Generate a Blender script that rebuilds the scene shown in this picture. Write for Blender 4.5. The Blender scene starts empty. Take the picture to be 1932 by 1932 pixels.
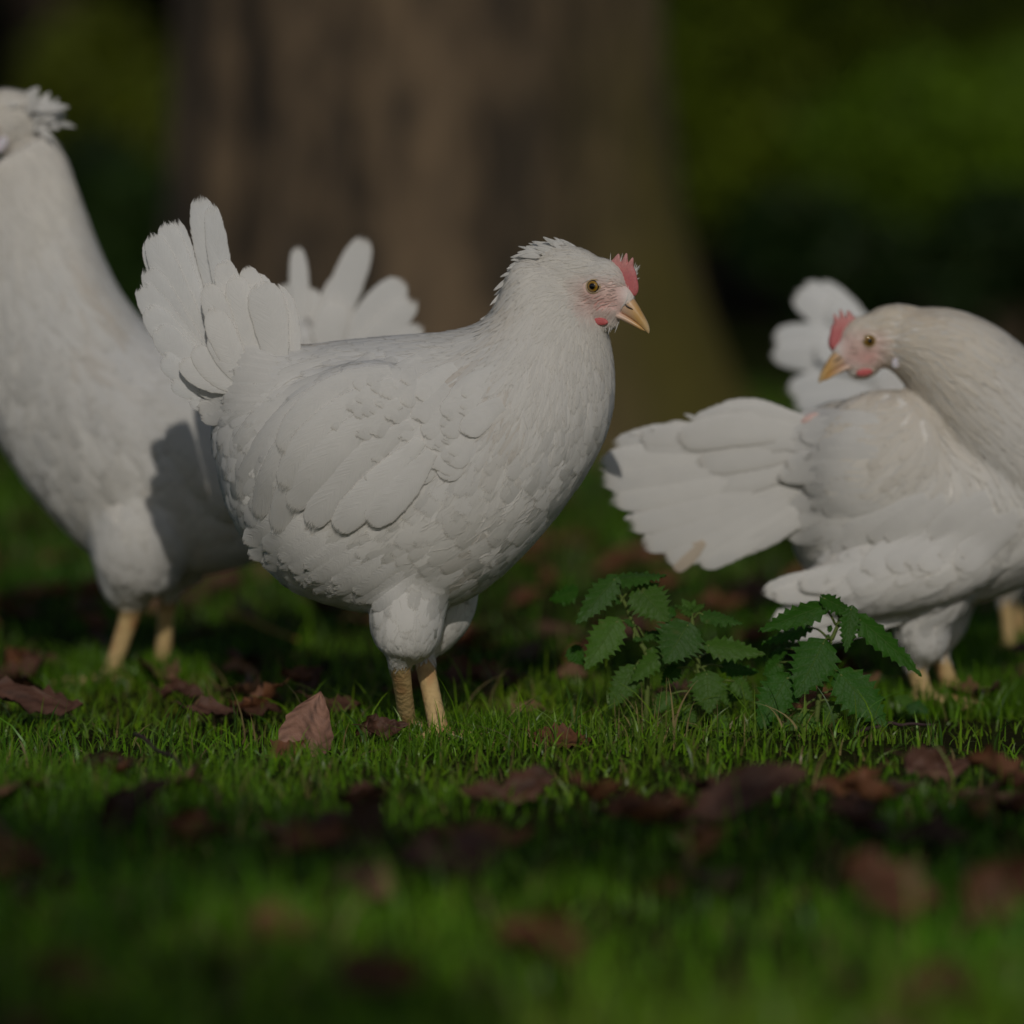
import bpy, math, random
import numpy as np
from mathutils import Vector, Matrix
from mathutils.bvhtree import BVHTree

random.seed(7)
RNG = np.random.default_rng(7)
S = bpy.context.scene
COL = S.collection

# ------------------------------------------------------------------ camera
F, CX, HOR, DIST = 7772.0, 966.0, 380.0, 3.5          # focal length and picture centre of the 1932 px study picture
PITCH = math.atan((CX - HOR) / F)
_dn = (1395 - CX) / F
CAMH = DIST * (math.sin(PITCH) + _dn * math.cos(PITCH)) / (math.cos(PITCH) - _dn * math.sin(PITCH))
cam_d = bpy.data.cameras.new('camera')
cam = bpy.data.objects.new('camera', cam_d)
COL.objects.link(cam)
cam.location = (0, 0, CAMH)
cam.rotation_euler = (math.pi / 2 - PITCH, 0, 0)
cam_d.sensor_width = 36
cam_d.lens = 36 * F / 1932
cam_d.clip_start = 0.05
cam_d.clip_end = 400
cam_d.dof.use_dof = True
cam_d.dof.focus_distance = 3.46
cam_d.dof.aperture_fstop = 2.3
S.camera = cam

# ------------------------------------------------------------------ world, sun, exposure
SUN_EL, SUN_AZ = math.radians(30), math.radians(176)   # azimuth from +Y, clockwise
w = bpy.data.worlds.new('World')
S.world = w
w.use_nodes = True
nt = w.node_tree
sky = nt.nodes.new('ShaderNodeTexSky')
sky.sky_type = 'NISHITA'
sky.sun_disc = False
sky.sun_elevation = SUN_EL
sky.sun_rotation = SUN_AZ
nt.links.new(sky.outputs['Color'], nt.nodes['Background'].inputs['Color'])
nt.nodes['Background'].inputs['Strength'].default_value = 0.115
sd = bpy.data.lights.new('sun', 'SUN')
sd.energy = 4.25
sd.angle = math.radians(0.53)
sd.color = (1.0, 0.94, 0.855)
sun = bpy.data.objects.new('sun', sd)
COL.objects.link(sun)
SUNV = Vector((math.sin(SUN_AZ) * math.cos(SUN_EL), math.cos(SUN_AZ) * math.cos(SUN_EL), math.sin(SUN_EL)))
sun.rotation_euler = SUNV.to_track_quat('Z', 'Y').to_euler()
sun.location = SUNV * 20
S.view_settings.view_transform = 'Standard'
S.view_settings.look = 'None'
S.view_settings.exposure = -1.83
S.view_settings.gamma = 1
S.view_settings.use_curve_mapping = False
S.cycles.use_denoising = True
S.cycles.max_bounces = 8
S.cycles.transparent_max_bounces = 12
S.cycles.caustics_reflective = False
S.cycles.caustics_refractive = False


def ray(px, py):
    r, d = (px - CX) / F, (py - CX) / F
    c, s = math.cos(PITCH), math.sin(PITCH)
    return Vector((r, c - d * s, -s - d * c))


def P(px, py, Y):
    d = ray(px, py)
    return Vector((0, 0, CAMH)) + d * (Y / d.y)


def G(px, py, z=0.0):
    d = ray(px, py)
    return Vector((0, 0, CAMH)) + d * ((z - CAMH) / d.z)


# ------------------------------------------------------------------ helpers
def prop(o, label=None, cat=None, group=None, kind=None):
    if label: o['label'] = label
    if cat: o['category'] = cat
    if group: o['group'] = group
    if kind: o['kind'] = kind
    return o


def empty(name, loc):
    o = bpy.data.objects.new(name, None)
    o.empty_display_size = 0.05
    o.location = loc
    COL.objects.link(o)
    return o


def mesh_np(name, V, faces, mat, uv=None, col=None, smooth=True, nor=None):
    """faces: (n,k) int array or list of arrays with the same k; uv, col per vertex."""
    V = np.asarray(V, np.float32)
    groups = faces if isinstance(faces, list) else [faces]
    groups = [np.asarray(g, np.int32) for g in groups if len(g)]
    me = bpy.data.meshes.new(name)
    me.vertices.add(len(V))
    me.vertices.foreach_set('co', V.ravel())
    loops = np.concatenate([g.ravel() for g in groups])
    tot = np.concatenate([np.full(len(g), g.shape[1], np.int32) for g in groups])
    start = np.concatenate([[0], np.cumsum(tot)[:-1]]).astype(np.int32)
    me.loops.add(len(loops))
    me.loops.foreach_set('vertex_index', loops)
    me.polygons.add(len(tot))
    me.polygons.foreach_set('loop_start', start)
    me.polygons.foreach_set('loop_total', tot)
    me.update(calc_edges=True)
    if uv is not None:
        l = me.uv_layers.new(name='UVMap')
        l.data.foreach_set('uv', np.asarray(uv, np.float32)[loops].ravel())
    if col is not None:
        a = me.color_attributes.new('tint', 'FLOAT_COLOR', 'POINT')
        c = np.ones((len(V), 4), np.float32)
        col = np.asarray(col)
        c[:, :col.shape[1]] = col
        a.data.foreach_set('color', c.ravel())
    me.polygons.foreach_set('use_smooth', np.full(len(tot), smooth, bool))
    if mat: me.materials.append(mat)
    me.update()
    if nor is not None: me.normals_split_custom_set_from_vertices(np.asarray(nor, np.float32))
    return me


def obj(name, me, parent=None, loc=None):
    o = bpy.data.objects.new(name, me)
    COL.objects.link(o)
    if parent: o.parent = parent
    if loc is not None: o.location = loc
    return o


def grid_faces(nr, nc, wrap=False):
    r = np.arange(nr - 1)[:, None]
    c = np.arange(nc if wrap else nc - 1)[None, :]
    c2 = (c + 1) % nc
    q = np.stack([r * nc + c, r * nc + c2, (r + 1) * nc + c2, (r + 1) * nc + c], -1)
    return q.reshape(-1, 4)


def catmull(pts, n):
    p = np.asarray(pts, float)
    k = len(p)
    ext = np.vstack([2 * p[0] - p[1], p, 2 * p[-1] - p[-2]])
    u = np.linspace(0, k - 1, n)
    i = np.minimum(u.astype(int), k - 2)
    t = (u - i)[:, None]
    a, b, c, d = ext[i], ext[i + 1], ext[i + 2], ext[i + 3]
    return 0.5 * (2 * b + (c - a) * t + (2 * a - 5 * b + 4 * c - d) * t ** 2 + (3 * b - a - 3 * c + d) * t ** 3)


def noise3(p, seed=0):
    """cheap smooth pseudo noise of an (n,3) array, roughly -1..1"""
    r = np.random.default_rng(seed)
    out = np.zeros(len(p))
    for k in range(5):
        d = r.normal(size=3); d /= np.linalg.norm(d)
        out += np.sin(p @ d * (1 + 0.7 * k) + r.uniform(0, 6.28)) / (1 + 0.35 * k)
    return out / 2.6


# ------------------------------------------------------------------ materials
def new_mat(name):
    m = bpy.data.materials.new(name)
    m.use_nodes = True
    t = m.node_tree
    b = t.nodes['Principled BSDF']
    return m, t, b


def N(t, kind, **kw):
    n = t.nodes.new(kind)
    for k, v in kw.items():
        if k in n.inputs: n.inputs[k].default_value = v
        else: setattr(n, k, v)
    return n


def mathn(t, op, a, b=None, clamp=False):
    n = t.nodes.new('ShaderNodeMath')
    n.operation = op
    n.use_clamp = clamp
    for i, v in enumerate((a, b)):
        if v is None: continue
        if isinstance(v, (int, float)): n.inputs[i].default_value = v
        else: t.links.new(v, n.inputs[i])
    return n.outputs[0]


def tint_var(t, scale, amt, coord=None):
    """colour = tint attribute * (1 +- amt * noise)"""
    at = N(t, 'ShaderNodeAttribute', attribute_name='tint')
    no = N(t, 'ShaderNodeTexNoise', Scale=scale, Detail=4.0)
    tc = N(t, 'ShaderNodeTexCoord')
    t.links.new(tc.outputs['Object'], no.inputs['Vector'])
    f = mathn(t, 'MULTIPLY_ADD', no.outputs['Fac'], 2 * amt)
    t.nodes[-1].inputs[2].default_value = 1 - amt
    v = N(t, 'ShaderNodeVectorMath', operation='SCALE')
    t.links.new(at.outputs['Color'], v.inputs[0])
    t.links.new(f, v.inputs['Scale'])
    return v.outputs[0], no.outputs['Fac']


def feather_mat(name, fringe=0.34, bump=0.25, fine=70, rim=(1, 0.985, 0.96)):
    m, t, b = new_mat(name)
    L = t.links
    col, _ = tint_var(t, 60, 0.05)
    uv = N(t, 'ShaderNodeUVMap', uv_map='UVMap')
    sp = N(t, 'ShaderNodeSeparateXYZ')
    L.new(uv.outputs[0], sp.inputs[0])
    c = mathn(t, 'ABSOLUTE', mathn(t, 'MULTIPLY_ADD', sp.outputs[0], 2.0))
    t.nodes[-2].inputs[2].default_value = -1.0
    v = sp.outputs[1]
    # barbs run obliquely outwards from the shaft
    k = mathn(t, 'SUBTRACT', v, mathn(t, 'MULTIPLY', c, 0.22))
    cb = N(t, 'ShaderNodeCombineXYZ')
    L.new(mathn(t, 'MULTIPLY', k, float(fine)), cb.inputs[0])
    L.new(mathn(t, 'MULTIPLY', c, 1.5), cb.inputs[1])
    oi = N(t, 'ShaderNodeAttribute', attribute_name='tint')
    L.new(mathn(t, 'MULTIPLY', oi.outputs['Fac'], 900.0), cb.inputs[2])
    no = N(t, 'ShaderNodeTexNoise', Scale=1.0, Detail=2.0)
    L.new(cb.outputs[0], no.inputs['Vector'])
    nf = no.outputs['Fac']
    # edge distance 0 at the rim
    e = mathn(t, 'MINIMUM', mathn(t, 'SUBTRACT', 1.0, c), mathn(t, 'MULTIPLY', mathn(t, 'SUBTRACT', 1.0, v), 2.0))
    a = mathn(t, 'SUBTRACT', e, mathn(t, 'MULTIPLY', mathn(t, 'SUBTRACT', nf, 0.35), fringe * 2.2))
    alpha = mathn(t, 'MULTIPLY', a, 14.0, clamp=True)
    bp = N(t, 'ShaderNodeBump', Strength=bump, Distance=0.0006)
    L.new(nf, bp.inputs['Height'])
    b.inputs['Roughness'].default_value = 0.75
    b.inputs['Specular IOR Level'].default_value = 0.15
    em = N(t, 'ShaderNodeMixRGB', blend_type='MULTIPLY')
    L.new(mathn(t, 'SUBTRACT', 1.0, mathn(t, 'MULTIPLY', e, 5.0), clamp=True), em.inputs[0])
    L.new(col, em.inputs[1]); em.inputs[2].default_value = (*rim, 1)
    col = em.outputs[0]
    L.new(col, b.inputs['Base Color'])
    L.new(bp.outputs[0], b.inputs['Normal'])
    tr = N(t, 'ShaderNodeBsdfTranslucent')
    L.new(col, tr.inputs['Color'])
    mx = N(t, 'ShaderNodeMixShader', Fac=0.28)
    L.new(b.outputs[0], mx.inputs[1]); L.new(tr.outputs[0], mx.inputs[2])
    tp = N(t, 'ShaderNodeBsdfTransparent')
    m2 = N(t, 'ShaderNodeMixShader')
    L.new(alpha, m2.inputs[0]); L.new(tp.outputs[0], m2.inputs[1]); L.new(mx.outputs[0], m2.inputs[2])
    L.new(m2.outputs[0], t.nodes['Material Output'].inputs['Surface'])
    return m


def tint_mat(name, scale=80, amt=0.2, rough=0.7, bump=0.3, dist=0.001, bscale=200, spec=0.3, transl=0.0, sss=0.0, coat=0.0):
    m, t, b = new_mat(name)
    col, _ = tint_var(t, scale, amt)
    t.links.new(col, b.inputs['Base Color'])
    b.inputs['Roughness'].default_value = rough
    b.inputs['Specular IOR Level'].default_value = spec
    b.inputs['Coat Weight'].default_value = coat
    b.inputs['Coat Roughness'].default_value = 0.15
    if sss:
        b.inputs['Subsurface Weight'].default_value = sss
        b.inputs['Subsurface Radius'].default_value = (0.004, 0.002, 0.001)
    if bump:
        no = N(t, 'ShaderNodeTexNoise', Scale=float(bscale), Detail=5.0)
        tc = N(t, 'ShaderNodeTexCoord')
        t.links.new(tc.outputs['Object'], no.inputs['Vector'])
        bp = N(t, 'ShaderNodeBump', Strength=bump, Distance=dist)
        t.links.new(no.outputs['Fac'], bp.inputs['Height'])
        t.links.new(bp.outputs[0], b.inputs['Normal'])
    if transl:
        tr = N(t, 'ShaderNodeBsdfTranslucent')
        t.links.new(col, tr.inputs['Color'])
        mx = N(t, 'ShaderNodeMixShader', Fac=transl)
        t.links.new(b.outputs[0], mx.inputs[1]); t.links.new(tr.outputs[0], mx.inputs[2])
        t.links.new(mx.outputs[0], t.nodes['Material Output'].inputs['Surface'])
    return m


M_FEATHER = feather_mat('white_feather')
M_STRAND = tint_mat('white_feather_strand', 90, 0.04, 0.8, 0, spec=0.15, transl=0.25)
M_BODY = tint_mat('hen_skin', 160, 0.10, 0.62, 0.5, 0.0012, 420, spec=0.3)
def add_scutes(m):
    t = m.node_tree; L = t.links
    b = t.nodes['Principled BSDF']
    old = b.inputs['Normal'].links[0].from_socket
    tc = N(t, 'ShaderNodeTexCoord')
    at = N(t, 'ShaderNodeAttribute', attribute_name='tint')
    wv = N(t, 'ShaderNodeTexWave', wave_type='BANDS', bands_direction='Z', wave_profile='SAW', Scale=48.0, Distortion=1.6, Detail=2.0)
    L.new(tc.outputs['Object'], wv.inputs['Vector'])
    vo = N(t, 'ShaderNodeTexVoronoi', Scale=260.0)
    L.new(tc.outputs['Object'], vo.inputs['Vector'])
    hgt = mathn(t, 'MULTIPLY', mathn(t, 'ADD', wv.outputs['Fac'], mathn(t, 'MULTIPLY', vo.outputs['Distance'], 0.5)), at.outputs['Alpha'])
    bp = N(t, 'ShaderNodeBump', Strength=0.8, Distance=0.0012)
    L.new(hgt, bp.inputs['Height']); L.new(old, bp.inputs['Normal']); L.new(bp.outputs[0], b.inputs['Normal'])


add_scutes(M_BODY)
M_COMB = tint_mat('red_comb', 500, 0.22, 0.5, 0.7, 0.001, 900, spec=0.45, sss=0.15)
M_BEAK = tint_mat('horn_beak', 150, 0.10, 0.32, 0.15, 0.0006, 300, spec=0.5)
M_GRASS = tint_mat('grass_blade', 30, 0.15, 0.36, 0, spec=0.3, transl=0.34)
M_DRY = tint_mat('dry_leaf', 90, 0.35, 0.6, 0.6, 0.0015, 260, spec=0.3, transl=0.08)
M_STEM = tint_mat('green_stem', 150, 0.15, 0.6, 0.4, 0.0006, 500, transl=0.05)
M_TWIG = tint_mat('twig_bark', 120, 0.35, 0.8, 0.7, 0.001, 300)
M_FOL = tint_mat('foliage_leaf', 3.0, 0.35, 0.55, 0, spec=0.3, transl=0.3)


def nettle_mat():
    m, t, b = new_mat('nettle_leaf')
    L = t.links
    col, _ = tint_var(t, 140, 0.22)
    uv = N(t, 'ShaderNodeUVMap', uv_map='UVMap')
    sp = N(t, 'ShaderNodeSeparateXYZ'); L.new(uv.outputs[0], sp.inputs[0])
    c = mathn(t, 'ABSOLUTE', mathn(t, 'MULTIPLY_ADD', sp.outputs[0], 2.0))
    t.nodes[-2].inputs[2].default_value = -1.0
    v = sp.outputs[1]
    # side veins: fine lines along v - 0.3c ; midrib along c = 0
    k = mathn(t, 'FRACT', mathn(t, 'MULTIPLY', mathn(t, 'SUBTRACT', v, mathn(t, 'MULTIPLY', c, 0.24)), 6.5))
    d = mathn(t, 'ABSOLUTE', mathn(t, 'SUBTRACT', k, 0.5))
    vein = mathn(t, 'SUBTRACT', 1.0, mathn(t, 'MULTIPLY', d, 14.0), clamp=True)
    mid = mathn(t, 'SUBTRACT', 1.0, mathn(t, 'MULTIPLY', c, 28.0), clamp=True)
    vv = mathn(t, 'MAXIMUM', mathn(t, 'MULTIPLY', vein, 0.45), mid)
    mx = N(t, 'ShaderNodeMixRGB', blend_type='MIX')
    L.new(mathn(t, 'MULTIPLY', vv, 0.55), mx.inputs[0])
    L.new(col, mx.inputs[1]); mx.inputs[2].default_value = (0.16, 0.24, 0.07, 1)
    L.new(mx.outputs[0], b.inputs['Base Color'])
    b.inputs['Roughness'].default_value = 0.5
    b.inputs['Specular IOR Level'].default_value = 0.2
    no = N(t, 'ShaderNodeTexVoronoi', Scale=420.0)
    tc = N(t, 'ShaderNodeTexCoord'); L.new(tc.outputs['Object'], no.inputs['Vector'])
    hh = mathn(t, 'SUBTRACT', mathn(t, 'MULTIPLY', no.outputs['Distance'], -0.5), vv)
    bp = N(t, 'ShaderNodeBump', Strength=0.6, Distance=0.0008)
    L.new(hh, bp.inputs['Height']); L.new(bp.outputs[0], b.inputs['Normal'])
    tr = N(t, 'ShaderNodeBsdfTranslucent'); L.new(mx.outputs[0], tr.inputs['Color'])
    ms = N(t, 'ShaderNodeMixShader', Fac=0.25)
    L.new(b.outputs[0], ms.inputs[1]); L.new(tr.outputs[0], ms.inputs[2])
    L.new(ms.outputs[0], t.nodes['Material Output'].inputs['Surface'])
    return m


M_NETTLE = nettle_mat()


def eye_mat():
    m, t, b = new_mat('hen_eye')
    tc = N(t, 'ShaderNodeTexCoord')
    sp = N(t, 'ShaderNodeSeparateXYZ'); t.links.new(tc.outputs['Object'], sp.inputs[0])
    r = mathn(t, 'SQRT', mathn(t, 'ADD', mathn(t, 'MULTIPLY', sp.outputs[0], sp.outputs[0]), mathn(t, 'MULTIPLY', sp.outputs[2], sp.outputs[2])))
    rp = N(t, 'ShaderNodeValToRGB')
    t.links.new(mathn(t, 'MULTIPLY', r, 100.0), rp.inputs[0])       # metres -> ramp (0.01 m = 1)
    e = rp.color_ramp.elements
    e[0].position = 0.0; e[0].color = (0.004, 0.004, 0.005, 1)
    e[1].position = 0.235; e[1].color = (0.004, 0.004, 0.005, 1)
    for p_, c_ in ((0.265, (0.17, 0.085, 0.006, 1)), (0.42, (0.42, 0.24, 0.025, 1)), (0.455, (0.10, 0.06, 0.03, 1)), (0.52, (0.03, 0.02, 0.015, 1))):
        q = e.new(p_); q.color = c_
    t.links.new(rp.outputs[0], b.inputs['Base Color'])
    b.inputs['Roughness'].default_value = 0.06
    b.inputs['Coat Weight'].default_value = 0.6
    b.inputs['Coat Roughness'].default_value = 0.02
    return m


M_EYE = eye_mat()


# ------------------------------------------------------------------ solids for the hens
def loft(stations, H, nr=48, nc=36, power=1.0):
    """stations: (upper px, upper py, lower px, lower py, half width mm, centre depth mm)"""
    st = [tuple(s) + (0,) * (6 - len(s)) for s in stations]
    st = catmull(st, nr)
    ph = np.linspace(0, 2 * math.pi, nc, endpoint=False)
    V = []
    for ux, uy, lx, ly, hw, cy in st:
        U, Lo = H(ux, uy), H(lx, ly)
        c = (U + Lo) / 2; a = (U - Lo) / 2
        cp = np.sign(np.cos(ph)) * np.abs(np.cos(ph)) ** power
        sp_ = np.sign(np.sin(ph)) * np.abs(np.sin(ph)) ** power
        ring = c[None, :] + a[None, :] * cp[:, None]
        ring[:, 1] += sp_ * hw / 1000 + cy / 1000
        V.append(ring)
    V = np.vstack(V)
    q = grid_faces(nr, nc, True)
    n0 = len(V)
    V = np.vstack([V, V[:nc].mean(0), V[-nc:].mean(0)])
    i = np.arange(nc); j = (i + 1) % nc
    b = (nr - 1) * nc
    tri = np.vstack([np.stack([np.full(nc, n0), j, i], 1), np.stack([np.full(nc, n0 + 1), b + i, b + j], 1)])
    return V, q, tri


def chain(points, radii, nr=24, nc=18, flat=1.0):
    p = catmull(np.hstack([np.asarray(points, float), np.asarray(radii, float)[:, None]]), nr)
    V = []
    for k in range(nr):
        d = p[min(k + 1, nr - 1), :3] - p[max(k - 1, 0), :3]
        d /= np.linalg.norm(d) + 1e-9
        s = np.cross(d, [0.3, 0.1, 1.0] if abs(d[2]) < 0.9 else [1, 0, 0.1]); s /= np.linalg.norm(s)
        u = np.cross(s, d)
        ph = np.linspace(0, 2 * math.pi, nc, endpoint=False)
        V.append(p[k, :3] + p[k, 3] * (np.cos(ph)[:, None] * s + np.sin(ph)[:, None] * u * flat))
    V = np.vstack(V)
    n0 = len(V)
    V = np.vstack([V, V[:nc].mean(0), V[-nc:].mean(0)])
    q = grid_faces(nr, nc, True)
    i = np.arange(nc); j = (i + 1) % nc; b = (nr - 1) * nc
    tri = np.vstack([np.stack([np.full(nc, n0), j, i], 1), np.stack([np.full(nc, n0 + 1), b + i, b + j], 1)])
    return V, q, tri


def ball(c, r, rot=None, nr=18, nc=24):
    th = np.linspace(0.02, math.pi - 0.02, nr)
    ph = np.linspace(0, 2 * math.pi, nc, endpoint=False)
    V = np.stack([np.sin(th)[:, None] * np.cos(ph), np.sin(th)[:, None] * np.sin(ph), np.cos(th)[:, None] * np.ones(nc)], -1).reshape(-1, 3)
    V = V * np.asarray(r)
    if rot is not None: V = V @ np.asarray(rot).T
    V = V + np.asarray(c)
    n0 = len(V)
    V = np.vstack([V, V[:nc].mean(0), V[-nc:].mean(0)])
    q = grid_faces(nr, nc, True)
    i = np.arange(nc); j = (i + 1) % nc; b = (nr - 1) * nc
    tri = np.vstack([np.stack([np.full(nc, n0), j, i], 1), np.stack([np.full(nc, n0 + 1), b + i, b + j], 1)])
    return V, q, tri


def roty(deg):
    a = math.radians(deg); c, s = math.cos(a), math.sin(a)
    return np.array([[c, 0, -s], [0, 1, 0], [s, 0, c]])       # +deg turns +x towards +z


def join(solids):
    V, Q, T, n = [], [], [], 0
    for v, q, t in solids:
        V.append(v); Q.append(q + n); T.append(t + n); n += len(v)
    return np.vstack(V), np.vstack(Q), np.vstack(T)


def union(solids, voxel, smooth=6):
    """one continuous skin over overlapping solids"""
    V, Q, T = join(solids)
    me = mesh_np('tmp', V, [Q, T], None)
    o = bpy.data.objects.new('tmp', me); COL.objects.link(o)
    r = o.modifiers.new('r', 'REMESH'); r.mode = 'VOXEL'; r.voxel_size = voxel
    s = o.modifiers.new('s', 'SMOOTH'); s.factor = 0.5; s.iterations = smooth
    dg = bpy.context.evaluated_depsgraph_get()
    em = bpy.data.meshes.new_from_object(o.evaluated_get(dg))
    bpy.data.objects.remove(o); bpy.data.meshes.remove(me)
    V = np.empty(len(em.vertices) * 3, np.float32); em.vertices.foreach_get('co', V); V = V.reshape(-1, 3).astype(float)
    em.calc_loop_triangles()
    T = np.empty(len(em.loop_triangles) * 3, np.int32); em.loop_triangles.foreach_get('vertices', T); T = T.reshape(-1, 3)
    nq = len(em.polygons)
    lt = np.empty(nq, np.int32); em.polygons.foreach_get('loop_total', lt)
    lv = np.empty(len(em.loops), np.int32); em.loops.foreach_get('vertex_index', lv)
    if (lt == 4).all(): Fq = lv.reshape(-1, 4)
    else: Fq = T
    bpy.data.meshes.remove(em)
    return V, T, Fq


# ------------------------------------------------------------------ feathers
ROWS = np.array([0, 0.22, 0.48, 0.72, 0.90, 1.0])
W_ROUND = np.array([0.45, 0.80, 1.0, 0.97, 0.70, 0.18])
W_LANCE = np.array([0.55, 0.90, 1.0, 0.72, 0.36, 0.03])


class Flow:
    def __init__(self, guides, H):
        self.p = np.array([H(g[0], g[1]) for g in guides])[:, [0, 2]]
        d = np.array([[g[2], -g[3]] for g in guides], float)
        self.d = d / np.linalg.norm(d, axis=1)[:, None]
        self.a = np.array([[*g[4:9]] for g in guides], float)      # length, width, spacing, lift, pointed

    def __call__(self, q):
        d2 = ((q[:, None, [0, 2]] - self.p[None]) ** 2).sum(-1) + 1e-5
        w = d2 ** -1.6
        w /= w.sum(1)[:, None]
        d = w @ self.d
        a = w @ self.a
        return np.stack([d[:, 0], np.zeros(len(q)), d[:, 1]], -1), a


def surf_sample(V, T, weight, n):
    a = np.linalg.norm(np.cross(V[T[:, 1]] - V[T[:, 0]], V[T[:, 2]] - V[T[:, 0]]), axis=1) / 2 * weight
    i = RNG.choice(len(T), n, p=a / a.sum())
    u, v = RNG.random(n), RNG.random(n)
    f = u + v > 1
    u[f], v[f] = 1 - u[f], 1 - v[f]
    return V[T[i, 0]] * (1 - u - v)[:, None] + V[T[i, 1]] * u[:, None] + V[T[i, 2]] * v[:, None]


def thin(P_, r):
    """dart throwing with a radius of its own for every candidate, in size classes"""
    keep = []
    cls = np.round(np.log2(np.maximum(r, 5e-4) / 1e-3) * 2).astype(int)
    for c in np.unique(cls):
        idx = np.where(cls == c)[0]
        rr = 1e-3 * 2 ** (c / 2)
        cells = {}
        for i in idx:
            x = P_[i]
            k = (int(x[0] // rr), int(x[1] // rr), int(x[2] // rr))
            ok = True
            for dx in (-1, 0, 1):
                for dy in (-1, 0, 1):
                    for dz in (-1, 0, 1):
                        for y in cells.get((k[0] + dx, k[1] + dy, k[2] + dz), ()):
                            if (x[0] - y[0]) ** 2 + (x[1] - y[1]) ** 2 + (x[2] - y[2]) ** 2 < rr * rr:
                                ok = False; break
                        if not ok: break
                    if not ok: break
                if not ok: break
            if ok:
                cells.setdefault(k, []).append(x); keep.append(i)
    return np.array(keep)


def nearest(bvh, q):
    p = np.empty_like(q); n = np.empty_like(q)
    for i, x in enumerate(q):
        a, b, _, _ = bvh.find_nearest(x)
        p[i] = a; n[i] = b
    return p, n


def grow(bvh, V, T, flow, mask, dens=1.0, size=1.0, tint=None, jitter=0.16):
    cen = V[T].mean(1)
    _, a = flow(cen)
    m = mask(cen)
    sp = a[:, 2] / 1000 / dens
    wgt = m / sp ** 2
    area = np.linalg.norm(np.cross(V[T[:, 1]] - V[T[:, 0]], V[T[:, 2]] - V[T[:, 0]]), axis=1) / 2
    n = int((area * wgt).sum() * 3.2)
    n = min(n, 120000)
    q = surf_sample(V, T, wgt, n)
    _, a = flow(q)
    k = thin(q, a[:, 2] / 1000 / dens * 0.86)
    q = q[k]; a = a[k]
    nq = len(q)
    Lm = a[:, 0] / 1000 * size * RNG.uniform(0.75, 1.2, nq)
    Wm = a[:, 1] / 2000 * size * np.where(a[:, 4] < .5, 1.2, 1.0) * RNG.uniform(0.8, 1.15, nq)
    lift = a[:, 3] / 1000 * RNG.uniform(0.25, 1.15, nq) * np.where(a[:, 4] > .75, 0.62, 0.45)
    pt = a[:, 4]
    soft = 0.8 - 0.5 * pt
    prof = W_ROUND[None] * (1 - pt[:, None]) + W_LANCE[None] * pt[:, None]
    base_off = RNG.uniform(0.0, 0.0007, nq)
    ang = RNG.normal(0, jitter, nq); tn = RNG.normal(0, 0.11, nq); bn = RNG.normal(0, 0.10, nq)
    p, nn = nearest(bvh, q)
    cols = np.linspace(-1, 1, 5)
    out = np.empty((nq, len(ROWS), 5, 3)); nout = np.empty_like(out)
    pprev = p
    for r, t in enumerate(ROWS):
        d, _ = flow(p)
        d = d - nn * (d * nn).sum(1)[:, None]
        d /= np.linalg.norm(d, axis=1)[:, None] + 1e-9
        B = np.cross(nn, d)
        d2 = d * np.cos(ang)[:, None] + B * np.sin(ang)[:, None]
        B = np.cross(nn, d2)
        h = base_off + lift * t ** 1.5 + 0.0004
        wv = (Wm * prof[:, r])
        for ci, c in enumerate(cols):
            out[:, r, ci] = p + B * (wv * c)[:, None] + nn * (h - 0.16 * wv * c * c)[:, None]
            nout[:, r, ci] = nn + B * (0.20 * c + (bn * soft)[:, None]) + d2 * (0.20 * t ** 1.5 - 0.06 + (tn * soft)[:, None])
        if r < len(ROWS) - 1:
            stp = (ROWS[r + 1] - t) * Lm
            p, n2 = nearest(bvh, p + d2 * stp[:, None])
            nn = nn * 0.4 + n2 * 0.6
            nn /= np.linalg.norm(nn, axis=1)[:, None]
    nr = len(ROWS)
    Vv = out.reshape(-1, 3)
    fq = grid_faces(nr, 5)[:, ::-1]
    faces = (fq[None] + (np.arange(nq) * nr * 5)[:, None, None]).reshape(-1, 4)
    uv = np.empty((nq, nr, 5, 2))
    uv[..., 0] = (cols * 0.5 + 0.5)[None, None]
    uv[..., 1] = ROWS[None, :, None]
    tc = tint(q) if tint is not None else np.tile([0.8, 0.78, 0.74], (nq, 1))
    tc = tc * RNG.uniform(0.95, 1.03, nq)[:, None]
    col = np.repeat(tc, nr * 5, 0)
    nout = nout.reshape(-1, 3); nout /= np.linalg.norm(nout, axis=1)[:, None]
    return Vv, faces, uv.reshape(-1, 2), col, nout


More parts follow.
